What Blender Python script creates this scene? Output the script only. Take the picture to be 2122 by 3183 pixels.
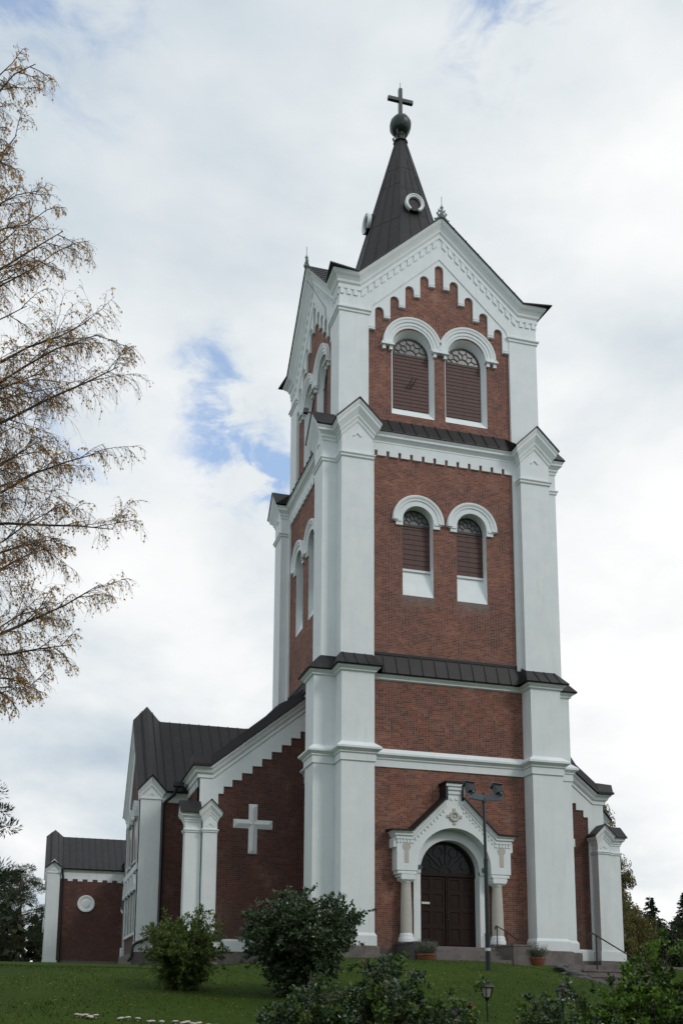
import bpy, bmesh, math, random
from math import sin, cos, pi, radians, sqrt, hypot
from mathutils import Vector, Matrix, noise
from mathutils.geometry import tessellate_polygon

S = 1.27                      # everything below is laid out in units of 1.27 m; applied once at the end
scene = bpy.context.scene
for o in list(bpy.data.objects): bpy.data.objects.remove(o)
COL = scene.collection

# ---------------------------------------------------------------- camera
cam_d = bpy.data.cameras.new("camera"); cam = bpy.data.objects.new("camera", cam_d); COL.objects.link(cam)
scene.camera = cam
YAW, PITCH, ROLL, FPX = -0.238763, 0.167067, 0.0166117, 3027.195
def cam_basis():
    fwd = Vector((-sin(YAW)*cos(PITCH), cos(YAW)*cos(PITCH), sin(PITCH)))
    right = Vector((cos(YAW), sin(YAW), 0)); up = right.cross(fwd)
    r = right*cos(ROLL)+up*sin(ROLL); u = -right*sin(ROLL)+up*cos(ROLL)
    return r, u, fwd
r_, u_, f_ = cam_basis()
M = Matrix((r_, u_, -f_)).transposed().to_4x4()
M.translation = Vector((-13.6751538, -35.2022708, 0.349873))*S
cam.matrix_world = M
cam_d.sensor_fit = 'VERTICAL'; cam_d.sensor_height = 36.0; cam_d.sensor_width = 24.0
cam_d.lens = FPX/3183*36.0
cam_d.shift_x = (1061.0-859.063)/3183; cam_d.shift_y = -(1591.5-2579.016)/3183
cam_d.clip_start = 0.1; cam_d.clip_end = 3000
scene.render.resolution_x = 682; scene.render.resolution_y = 1024

# ---------------------------------------------------------------- light, sky, exposure
SUN_AZ, SUN_EL = radians(143), radians(36)      # azimuth from +Y clockwise
sd = Vector((sin(SUN_AZ)*cos(SUN_EL), cos(SUN_AZ)*cos(SUN_EL), sin(SUN_EL)))
sun_d = bpy.data.lights.new("sun", 'SUN'); sun = bpy.data.objects.new("sun", sun_d); COL.objects.link(sun)
sun_d.energy = 0.95; sun_d.angle = radians(14); sun_d.color = (1.0, 0.95, 0.88)
sun.rotation_euler = (-sd).to_track_quat('-Z', 'Y').to_euler()
sun.location = (40, -60, 60)
scene.view_settings.view_transform = 'Standard'; scene.view_settings.look = 'None'
scene.view_settings.gamma = 1; scene.view_settings.exposure = 0.04

class NT:
    def __init__(s, tree): s.t = tree
    def n(s, kind, **kw):
        nd = s.t.nodes.new(kind)
        for k, v in kw.items():
            if k.startswith('i_'): nd.inputs[k[2:].replace('_', ' ')].default_value = v
            else: setattr(nd, k, v)
        return nd
    def l(s, a, b): s.t.links.new(a, b)
    def math(s, op, a, b=None, c=None, clamp=False):
        nd = s.t.nodes.new('ShaderNodeMath'); nd.operation = op; nd.use_clamp = clamp
        for i, v in enumerate((a, b, c)):
            if v is None: continue
            if isinstance(v, (int, float)): nd.inputs[i].default_value = v
            else: s.l(v, nd.inputs[i])
        return nd.outputs[0]
    def mix(s, f, a, b, blend='MIX'):
        nd = s.t.nodes.new('ShaderNodeMix'); nd.data_type = 'RGBA'; nd.blend_type = blend
        for i, v in ((0, f), (6, a), (7, b)):
            if isinstance(v, (int, float)): nd.inputs[i].default_value = v
            elif isinstance(v, tuple): nd.inputs[i].default_value = (*v, 1) if len(v) == 3 else v
            else: s.l(v, nd.inputs[i])
        return nd.outputs[2]
    def ramp(s, f, stops):
        nd = s.t.nodes.new('ShaderNodeValToRGB'); cr = nd.color_ramp
        while len(cr.elements) < len(stops): cr.elements.new(0.5)
        for e, (p, c) in zip(cr.elements, stops):
            e.position = p; e.color = (*c, 1) if isinstance(c, tuple) else (c, c, c, 1)
        s.l(f, nd.inputs[0]); return nd.outputs[0]
    def noise(s, vec, scale, detail=4, rough=0.55, dist=0.0):
        nd = s.n('ShaderNodeTexNoise'); nd.inputs['Scale'].default_value = scale
        nd.inputs['Detail'].default_value = detail; nd.inputs['Roughness'].default_value = rough
        nd.inputs['Distortion'].default_value = dist
        if vec is not None: s.l(vec, nd.inputs['Vector'])
        return nd.outputs['Fac']

def build_world():
    w = bpy.data.worlds.new("World"); scene.world = w; w.use_nodes = True
    t = w.node_tree; t.nodes.clear(); N = NT(t)
    out = N.n('ShaderNodeOutputWorld'); bg = N.n('ShaderNodeBackground'); N.l(bg.outputs[0], out.inputs[0])
    sky = N.n('ShaderNodeTexSky'); sky.sky_type = 'NISHITA'; sky.sun_disc = False
    sky.sun_elevation = SUN_EL; sky.sun_rotation = SUN_AZ; sky.altitude = 100; sky.ozone_density = 1.5
    tc = N.n('ShaderNodeTexCoord'); d = tc.outputs['Generated']
    # project the direction onto a cloud layer so that clouds flatten towards the horizon
    sp = N.n('ShaderNodeSeparateXYZ'); N.l(d, sp.inputs[0])
    zz = N.math('ADD', N.math('MAXIMUM', sp.outputs[2], 0.0), 0.32)
    cx = N.n('ShaderNodeCombineXYZ'); N.l(N.math('DIVIDE', sp.outputs[0], zz), cx.inputs[0])
    N.l(N.math('DIVIDE', sp.outputs[1], zz), cx.inputs[1]); N.l(N.math('MULTIPLY', sp.outputs[2], 1.2), cx.inputs[2])
    v = cx.outputs[0]
    def blob(px, py, r0, r1):
        dirv = (f_ + r_*((px-859.06)/FPX) - u_*((py-2579.0)/FPX)).normalized()
        vm = N.n('ShaderNodeVectorMath', operation='DISTANCE'); N.l(d, vm.inputs[0]); vm.inputs[1].default_value = dirv
        mr = N.n('ShaderNodeMapRange', interpolation_type='SMOOTHERSTEP'); N.l(vm.outputs['Value'], mr.inputs[0])
        mr.inputs[1].default_value = r0; mr.inputs[2].default_value = r1
        mr.inputs[3].default_value = 1; mr.inputs[4].default_value = 0
        return mr.outputs[0]
    n1 = N.noise(v, 1.6, 9, 0.55, 0.35)      # cover
    n2 = N.noise(v, 2.3, 7, 0.52, 0.3)      # light and dark in the cloud
    n3 = N.noise(v, 8.5, 7, 0.6, 0.1)
    n4 = N.noise(v, 17.0, 8, 0.62, 0.6)
    # gaps: places where the layer is thin
    gap = N.math('ADD', N.math('MULTIPLY', blob(735, 1400, 0.0, 0.10), 0.56), N.math('MULTIPLY', blob(640, 1140, 0.0, 0.075), 0.42))
    gap = N.math('ADD', gap, N.math('MULTIPLY', blob(845, 1520, 0.0, 0.06), 0.36))
    gap = N.math('ADD', gap, N.math('MULTIPLY', blob(60, 0, 0.0, 0.19), 0.42))
    gap = N.math('ADD', gap, N.math('MULTIPLY', blob(1500, -30, 0.0, 0.12), 0.45))
    gap = N.math('ADD', gap, N.math('MULTIPLY', blob(110, 1300, 0.0, 0.17), 0.42))
    gap = N.math('ADD', gap, N.math('MULTIPLY', blob(1620, 270, 0.0, 0.11), 0.16))
    gap = N.math('MULTIPLY', gap, N.math('ADD', N.math('MULTIPLY', N.math('SUBTRACT', n3, 0.5), 4.2), N.math('ADD', N.math('MULTIPLY', N.math('SUBTRACT', n4, 0.5), 4.0), 0.85)))
    cov = N.math('SUBTRACT', N.math('ADD', N.math('MULTIPLY', n1, 0.75), N.math('MULTIPLY', n3, 0.42)), gap)
    mask = N.n('ShaderNodeMapRange', interpolation_type='SMOOTHSTEP'); N.l(cov, mask.inputs[0])
    mask.inputs[1].default_value = -0.16; mask.inputs[2].default_value = 0.52; mask.inputs[3].default_value = 0.05
    tone = N.math('ADD', N.math('MULTIPLY', n2, 0.86), N.math('ADD', N.math('MULTIPLY', n3, 0.12), N.math('MULTIPLY', n4, 0.02)))
    # brighter towards the right of the church (where the sun stands behind the layer)
    lit = N.math('ADD', N.math('MULTIPLY', blob(2250, 1900, 0.0, 0.62), 0.24), N.math('MULTIPLY', blob(500, 1900, 0.0, 0.28), 0.10))
    dark = N.math('ADD', N.math('MULTIPLY', blob(400, 2480, 0.0, 0.13), 0.09), N.math('MULTIPLY', blob(350, 120, 0.0, 0.2), 0.07))
    dark = N.math('ADD', dark, N.math('MULTIPLY', blob(1960, 960, 0.0, 0.07), 0.04))
    dark = N.math('ADD', dark, N.math('MULTIPLY', blob(1950, 2400, 0.0, 0.09), 0.09))
    tone = N.math('SUBTRACT', N.math('ADD', tone, lit), dark)
    cc = N.ramp(tone, [(0.30, (0.46, 0.545, 0.64)), (0.42, (0.60, 0.675, 0.735)), (0.52, (0.74, 0.79, 0.82)), (0.63, (0.89, 0.91, 0.92)), (0.76, (1.0, 1.0, 1.0))])
    skc = N.n('ShaderNodeVectorMath', operation='MULTIPLY'); N.l(sky.outputs[0], skc.inputs[0]); skc.inputs[1].default_value = (0.11, 0.185, 0.235)
    thin = N.mix(0.32, skc.outputs[0], (0.80, 0.88, 0.94))      # thin high veil over the blue
    col = N.mix(mask.outputs[0], thin, cc)
    N.l(col, bg.inputs[0]); bg.inputs[1].default_value = 1.0
build_world()

# ---------------------------------------------------------------- materials
def new_mat(name):
    m = bpy.data.materials.new(name); m.use_nodes = True
    t = m.node_tree; t.nodes.clear(); N = NT(t)
    out = N.n('ShaderNodeOutputMaterial'); b = N.n('ShaderNodeBsdfPrincipled'); N.l(b.outputs[0], out.inputs[0])
    return m, N, b, out
def bump(N, b, h, strength, dist):
    bp = N.n('ShaderNodeBump'); bp.inputs['Strength'].default_value = strength; bp.inputs['Distance'].default_value = dist
    N.l(h, bp.inputs['Height']); N.l(bp.outputs[0], b.inputs['Normal'])
def simple(name, c, rough=0.6, var=0.15, scale=3.0, metal=0.0, spec=0.4, bmp=0.0, bs=20, c2=None, f2=(0.45, 0.7), sc2=1.0):
    m, N, b, out = new_mat(name)
    tc = N.n('ShaderNodeTexCoord').outputs['Object']
    nz = N.noise(tc, scale, 6, 0.6)
    col = N.ramp(nz, [(0.25, tuple(x*(1-var) for x in c)), (0.75, tuple(x*(1+var) for x in c))])
    if c2:
        col = N.mix(N.ramp(N.noise(tc, sc2, 6, 0.65), [(f2[0], 0.0), (f2[1], 1.0)]), col, c2)
    N.l(col, b.inputs['Base Color']); b.inputs['Roughness'].default_value = rough
    b.inputs['Metallic'].default_value = metal; b.inputs['Specular IOR Level'].default_value = spec
    if bmp: bump(N, b, N.noise(tc, bs, 4, 0.6), bmp, 0.02)
    return m
def brick_mat(name, bw, bh, cols, mortar, seed=0.0, damp=None, patch=None):
    m, N, b, out = new_mat(name)
    tc = N.n('ShaderNodeTexCoord').outputs['Object']
    sp = N.n('ShaderNodeSeparateXYZ'); N.l(tc, sp.inputs[0])
    cb = N.n('ShaderNodeCombineXYZ'); N.l(N.math('ADD', N.math('ADD', sp.outputs[0], sp.outputs[1]), 50.0+seed), cb.inputs[0])
    N.l(N.math('ADD', sp.outputs[2], 10.0), cb.inputs[1])
    wob = N.n('ShaderNodeTexNoise'); N.l(tc, wob.inputs[0]); wob.inputs['Scale'].default_value = 4.0
    wv = N.n('ShaderNodeVectorMath', operation='MULTIPLY_ADD'); N.l(wob.outputs['Color'], wv.inputs[0]); wv.inputs[1].default_value = (0.012, 0.010, 0); N.l(cb.outputs[0], wv.inputs[2])
    # per-brick random from cell coordinates (row, staggered column)
    row = N.math('FLOOR', N.math('DIVIDE', N.n('ShaderNodeSeparateXYZ').inputs[0].node.outputs[1], bh))
    sx = row.node.inputs[0].links[0].from_node.inputs[0].links[0].from_node
    N.l(wv.outputs[0], sx.inputs[0])
    half = N.math('MULTIPLY', N.math('FRACT', N.math('MULTIPLY', row, 0.5)), 1.0)
    xs = N.math('ADD', N.math('DIVIDE', sx.outputs[0], bw), half)
    wn0 = N.n('ShaderNodeTexWhiteNoise', noise_dimensions='2D')
    cxy = N.n('ShaderNodeCombineXYZ'); N.l(N.math('FLOOR', xs), cxy.inputs[0]); N.l(row, cxy.inputs[1]); N.l(cxy.outputs[0], wn0.inputs[0])
    # some stretchers are split in two headers
    split = N.math('GREATER_THAN', wn0.outputs[0], 0.55)
    fx = N.math('FRACT', xs)
    fx2 = N.math('FRACT', N.math('MULTIPLY', fx, 2.0))
    hx = N.math('MULTIPLY', N.math('FLOOR', N.math('MULTIPLY', fx, 2.0)), split)
    cxy2 = N.n('ShaderNodeCombineXYZ'); N.l(N.math('ADD', N.math('FLOOR', xs), N.math('MULTIPLY', hx, 0.5)), cxy2.inputs[0]); N.l(row, cxy2.inputs[1]); cxy2.inputs[2].default_value = seed
    wn = N.n('ShaderNodeTexWhiteNoise', noise_dimensions='3D'); N.l(cxy2.outputs[0], wn.inputs[0])
    jx = N.math('MULTIPLY', N.math('MINIMUM', fx, N.math('SUBTRACT', 1.0, fx)), bw)
    jx2 = N.math('MULTIPLY', N.math('MINIMUM', fx2, N.math('SUBTRACT', 1.0, fx2)), bw*0.5)
    jx = N.math('MINIMUM', jx, N.math('ADD', jx2, N.math('MULTIPLY', N.math('SUBTRACT', 1.0, split), 9.0)))
    fy = N.math('FRACT', N.math('DIVIDE', sx.outputs[1], bh))
    jy = N.math('MULTIPLY', N.math('MINIMUM', fy, N.math('SUBTRACT', 1.0, fy)), bh)
    j = N.math('MINIMUM', jx, jy)
    mk = N.n('ShaderNodeMapRange', interpolation_type='SMOOTHSTEP'); N.l(j, mk.inputs[0]); mk.inputs[1].default_value = 0.0045; mk.inputs[2].default_value = 0.0095
    big = N.math('ADD', N.math('MULTIPLY', N.noise(tc, 0.45, 6, 0.65), 0.6), N.math('MULTIPLY', N.noise(tc, 2.2, 5, 0.65), 0.4))
    rnd = N.math('ADD', N.math('MULTIPLY', wn.outputs[0], 0.58), N.math('MULTIPLY', big, 2.0))
    rnd = N.math('SUBTRACT', rnd, 0.80, clamp=True)
    bc = N.ramp(rnd, cols)
    bc = N.mix(0.35, bc, N.ramp(N.noise(tc, 30, 3, 0.6), [(0.3, 0.35), (0.7, 0.75)]), 'OVERLAY')
    col = N.mix(mk.outputs[0], mortar, bc)
    # pale lime bloom in patches
    lime = N.ramp(N.noise(tc, 0.9, 7, 0.7), [(0.56, 0.0), (0.78, 0.45)])
    col = N.mix(lime, col, (0.27, 0.235, 0.215))
    if patch:          # lime runs under the sills
        sz = N.n('ShaderNodeSeparateXYZ'); N.l(tc, sz.inputs[0])
        z1 = N.n('ShaderNodeMapRange', interpolation_type='SMOOTHSTEP'); N.l(sz.outputs[2], z1.inputs[0]); z1.inputs[1].default_value = patch-.75; z1.inputs[2].default_value = patch-.02
        z2 = N.math('LESS_THAN', sz.outputs[2], patch+.03)
        xa = N.math('ABSOLUTE', N.math('SUBTRACT', N.math('ABSOLUTE', sz.outputs[0]), 1.337))
        xm = N.n('ShaderNodeMapRange', interpolation_type='SMOOTHSTEP'); N.l(xa, xm.inputs[0]); xm.inputs[1].default_value = .95; xm.inputs[2].default_value = .72
        pm = N.math('MULTIPLY', N.math('MULTIPLY', z1.outputs[0], z2), xm.outputs[0])
        col = N.mix(N.math('MULTIPLY', pm, N.ramp(N.noise(tc, 3.0, 5, 0.7), [(0.3, 0.25), (0.65, 0.85)])), col, (0.20, 0.175, 0.165))
    if damp: 
        zr = N.n('ShaderNodeMapRange'); N.l(N.n('ShaderNodeSeparateXYZ').inputs[0].node.outputs[2], zr.inputs[0])
        N.l(tc, zr.inputs[0].links[0].from_node.inputs[0])
        zr.inputs[1].default_value = damp[0]; zr.inputs[2].default_value = damp[1]; zr.inputs[3].default_value = 0.75; zr.inputs[4].default_value = 0.0
        col = N.mix(N.math('MULTIPLY', zr.outputs[0], N.ramp(N.noise(tc, 2.0, 5, 0.6), [(0.3, 0.3), (0.7, 1.0)])), col, (0.11, 0.075, 0.06))
    N.l(col, b.inputs['Base Color']); b.inputs['Roughness'].default_value = 0.85; b.inputs['Specular IOR Level'].default_value = 0.25
    bump(N, b, mk.outputs[0], 0.35, 0.012)
    return m
BR = [(0.0, (0.080, 0.037, 0.033)), (0.22, (0.115, 0.048, 0.039)), (0.46, (0.170, 0.066, 0.047)), (0.70, (0.225, 0.086, 0.057)), (0.98, (0.31, 0.13, 0.083))]
BR_SHADED = [(0.0, (0.045, 0.025, 0.024)), (0.2, (0.066, 0.031, 0.026)), (0.5, (0.095, 0.038, 0.030)), (0.8, (0.125, 0.048, 0.035)), (1.0, (0.18, 0.075, 0.052))]
MORT = (0.26, 0.20, 0.175)
m_brick = brick_mat("red_brick_lower", 0.29, 0.088, BR, (0.225, 0.18, 0.155), 0.0, damp=(2.3, 4.4))
m_brick_up = brick_mat("red_brick_upper", 0.27, 0.074, BR, MORT, 3.3, patch=14.5*1.27)
m_brick_shaded = brick_mat("shaded_red_brick", 0.29, 0.088, BR_SHADED, (0.14, 0.11, 0.10), 7.1, damp=(2.3, 5.0))  # nave and transept brick: the red brick with shade put into its colour
def plaster_mat():
    m, N, b, out = new_mat("white_plaster")
    tc = N.n('ShaderNodeTexCoord').outputs['Object']
    col = N.ramp(N.noise(tc, 1.2, 6, 0.6), [(0.3, (0.70, 0.75, 0.77)), (0.7, (0.77, 0.81, 0.82))])
    mp = N.n('ShaderNodeMapping'); N.l(tc, mp.inputs[0]); mp.inputs['Scale'].default_value = (4.5, 4.5, 0.45)
    col = N.mix(N.ramp(N.noise(mp.outputs[0], 1.0, 6, 0.65), [(0.52, 0.0), (0.82, 0.45)]), col, (0.58, 0.605, 0.60))
    # splash dirt low on the walls
    sp = N.n('ShaderNodeSeparateXYZ'); N.l(tc, sp.inputs[0])
    zr = N.n('ShaderNodeMapRange'); N.l(sp.outputs[2], zr.inputs[0]); zr.inputs[1].default_value = 2.0; zr.inputs[2].default_value = 4.0; zr.inputs[3].default_value = 0.45; zr.inputs[4].default_value = 0.0
    col = N.mix(N.math('MULTIPLY', zr.outputs[0], N.noise(tc, 2.5, 5, 0.7)), col, (0.42, 0.43, 0.42))
    N.l(col, b.inputs['Base Color']); b.inputs['Roughness'].default_value = 0.8; b.inputs['Specular IOR Level'].default_value = 0.25
    bump(N, b, N.noise(tc, 14, 5, 0.6), 0.12, 0.02)
    return m
m_white = plaster_mat()
m_metal = simple("brown_sheet_metal", (0.020, 0.0185, 0.020), 0.50, 0.25, 1.6, 0.0, 0.28, 0.1, 3, c2=(0.045, 0.040, 0.037), f2=(0.56, 0.78), sc2=2.6)
m_metal_dk = simple("dark_sheet_metal", (0.014, 0.013, 0.016), 0.5, 0.25, 2.0, 0.0, 0.28)
m_copper = simple("dark_green_copper", (0.030, 0.040, 0.038), 0.35, 0.3, 3.0, 0.3, 0.5, c2=(0.06, 0.14, 0.13), f2=(0.6, 0.75), sc2=5)
m_shutter = simple("brown_painted_wood", (0.080, 0.036, 0.031), 0.6, 0.16, 5.0)
m_door = simple("dark_brown_door", (0.022, 0.0115, 0.0105), 0.5, 0.2, 4.0, spec=0.15)
m_stone = simple("grey_granite", (0.165, 0.145, 0.14), 0.85, 0.2, 9.0, bmp=0.4, bs=30, c2=(0.10, 0.09, 0.085), sc2=1.5)
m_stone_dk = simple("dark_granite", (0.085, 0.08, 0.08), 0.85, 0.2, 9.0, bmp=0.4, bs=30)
m_column = simple("beige_limestone", (0.47, 0.455, 0.41), 0.8, 0.08, 6.0, bmp=0.15, bs=20)
m_pane = simple("grey_leaded_glass", (0.17, 0.175, 0.175), 0.2, 0.25, 9.0, 0.0, 0.5)
m_pane_dk = simple("dark_window_glass", (0.010, 0.011, 0.012), 0.12, 0.3, 3.0, 0.0, 0.25)
m_lead = simple("dark_glazing_bar", (0.05, 0.045, 0.042), 0.6, 0.1)
m_lead_dk = simple("dark_fanlight_bar", (0.009, 0.007, 0.007), 0.6, 0.1)
m_black = simple("black_iron", (0.016, 0.016, 0.017), 0.45, 0.15)
m_post = simple("dark_green_grey_paint", (0.020, 0.029, 0.031), 0.4, 0.15)
m_grey = simple("galvanised_grey", (0.10, 0.125, 0.15), 0.4, 0.12, metal=0.3)
m_greyglass = simple("smoked_floodlight_glass", (0.008, 0.008, 0.008), 0.35, 0.2)
m_pot = simple("glazed_brown_pot", (0.17, 0.062, 0.034), 0.3, 0.2)
m_sign = simple("cream_nameplate", (0.62, 0.62, 0.50), 0.5, 0.05)
m_mush = simple("pale_mushroom", (0.50, 0.44, 0.40), 0.7, 0.15, 20)
m_lglass = simple("frosted_lantern_glass", (0.30, 0.29, 0.25), 0.2, 0.15)
m_band = simple("white_tape", (0.55, 0.57, 0.57), 0.5, 0.1)
def bark_mat(name, c, c2, sc=(1, 1, 5)):
    m, N, b, out = new_mat(name)
    tc = N.n('ShaderNodeTexCoord').outputs['Object']
    mp = N.n('ShaderNodeMapping'); N.l(tc, mp.inputs[0]); mp.inputs['Scale'].default_value = sc
    col = N.ramp(N.noise(mp.outputs[0], 3, 6, 0.7), [(0.42, c), (0.6, c2)])
    N.l(col, b.inputs['Base Color']); b.inputs['Roughness'].default_value = 0.9
    return m
m_birch = bark_mat("birch_bark", (0.055, 0.042, 0.038), (0.40, 0.37, 0.34))
m_twig = bark_mat("birch_twig", (0.07, 0.052, 0.046), (0.15, 0.11, 0.095))
m_bark = bark_mat("brown_bark", (0.05, 0.035, 0.026), (0.12, 0.075, 0.05), (4, 4, 0.7))
def leaf_mat(name, stops, trans=0.25, rough=0.5, spec=0.4):
    m, N, b, out = new_mat(name)
    g = N.n('ShaderNodeNewGeometry'); tc = N.n('ShaderNodeTexCoord').outputs['Object']
    f = N.math('ADD', N.math('MULTIPLY', g.outputs['Random Per Island'], 0.75), N.math('MULTIPLY', N.noise(tc, 1.3, 3, 0.6), 0.5))
    f = N.math('SUBTRACT', f, 0.12, clamp=True)
    col = N.ramp(f, stops); N.l(col, b.inputs['Base Color'])
    b.inputs['Roughness'].default_value = rough; b.inputs['Specular IOR Level'].default_value = spec
    tr = N.n('ShaderNodeBsdfTranslucent'); N.l(col, tr.inputs[0])
    mx = N.n('ShaderNodeMixShader'); mx.inputs[0].default_value = trans
    N.l(b.outputs[0], mx.inputs[1]); N.l(tr.outputs[0], mx.inputs[2]); N.l(mx.outputs[0], out.inputs[0])
    return m
m_birchleaf = leaf_mat("autumn_birch_leaf", [(0.0, (0.34, 0.18, 0.07)), (0.35, (0.62, 0.32, 0.09)), (0.65, (0.80, 0.46, 0.13)), (0.9, (0.88, 0.60, 0.18)), (1.0, (0.36, 0.38, 0.12))], 0.6)
m_leafA = leaf_mat("yellow_green_leaf", [(0.0, (0.030, 0.060, 0.016)), (0.4, (0.062, 0.112, 0.020)), (0.7, (0.11, 0.165, 0.028)), (0.93, (0.17, 0.20, 0.035)), (1.0, (0.30, 0.25, 0.04))], 0.3, 0.45)
m_leafB = leaf_mat("dark_glossy_leaf", [(0.0, (0.024, 0.046, 0.022)), (0.5, (0.044, 0.080, 0.030)), (0.85, (0.070, 0.115, 0.042)), (1.0, (0.13, 0.16, 0.06))], 0.2, 0.27, 0.6)
m_leafR = leaf_mat("rose_leaf", [(0.0, (0.030, 0.060, 0.014)), (0.5, (0.066, 0.118, 0.022)), (0.82, (0.11, 0.175, 0.032)), (0.96, (0.11, 0.15, 0.03)), (1.0, (0.28, 0.20, 0.04))], 0.22, 0.38, 0.45)
m_leafR2 = leaf_mat("fresh_rose_leaf", [(0.0, (0.06, 0.12, 0.016)), (0.5, (0.12, 0.23, 0.026)), (0.85, (0.18, 0.31, 0.04)), (1.0, (0.24, 0.36, 0.06))], 0.35, 0.4)
m_hip = simple("red_rose_hip", (0.13, 0.010, 0.010), 0.3, 0.2)
m_needle = leaf_mat("dark_conifer_needle", [(0.0, (0.010, 0.020, 0.013)), (0.6, (0.020, 0.036, 0.018)), (1.0, (0.042, 0.062, 0.026))], 0.05, 0.7, 0.2)
m_pine = leaf_mat("pine_needle", [(0.0, (0.016, 0.030, 0.018)), (0.6, (0.032, 0.055, 0.026)), (1.0, (0.07, 0.085, 0.035))], 0.08, 0.7, 0.2)
m_birchR = leaf_mat("green_yellow_birch_leaf", [(0.0, (0.045, 0.070, 0.022)), (0.45, (0.10, 0.115, 0.030)), (0.75, (0.22, 0.16, 0.038)), (1.0, (0.42, 0.21, 0.045))], 0.35)
m_wood = leaf_mat("far_wood_leaf", [(0.0, (0.014, 0.024, 0.014)), (0.5, (0.028, 0.040, 0.020)), (0.9, (0.055, 0.055, 0.024)), (1.0, (0.12, 0.08, 0.03))], 0.1, 0.7, 0.2)
m_herb = leaf_mat("silver_green_leaf", [(0.0, (0.07, 0.09, 0.06)), (1.0, (0.24, 0.27, 0.21))], 0.2, 0.6)
m_grassb = leaf_mat("grass_blade", [(0.0, (0.024, 0.050, 0.007)), (0.6, (0.038, 0.072, 0.009)), (0.93, (0.055, 0.092, 0.012)), (1.0, (0.11, 0.11, 0.025))], 0.25, 0.6, 0.2)
def grass_mat():
    m, N, b, out = new_mat("lawn")
    tc = N.n('ShaderNodeTexCoord').outputs['Object']
    a = N.ramp(N.noise(tc, 0.35, 5, 0.6), [(0.34, (0.024, 0.048, 0.006)), (0.66, (0.058, 0.092, 0.010))])
    c = N.ramp(N.noise(tc, 6, 7, 0.75), [(0.3, (0.024, 0.046, 0.006)), (0.7, (0.054, 0.090, 0.011))])
    col = N.mix(0.55, a, c)
    col = N.mix(N.ramp(N.noise(tc, 1.1, 5, 0.65), [(0.56, 0.0), (0.75, 0.35)]), col, (0.062, 0.078, 0.014))
    N.l(col, b.inputs['Base Color']); b.inputs['Roughness'].default_value = 0.95; b.inputs['Specular IOR Level'].default_value = 0.1
    bump(N, b, N.noise(tc, 18, 5, 0.7), 0.8, 0.05)
    return m
m_grass = grass_mat()

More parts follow.
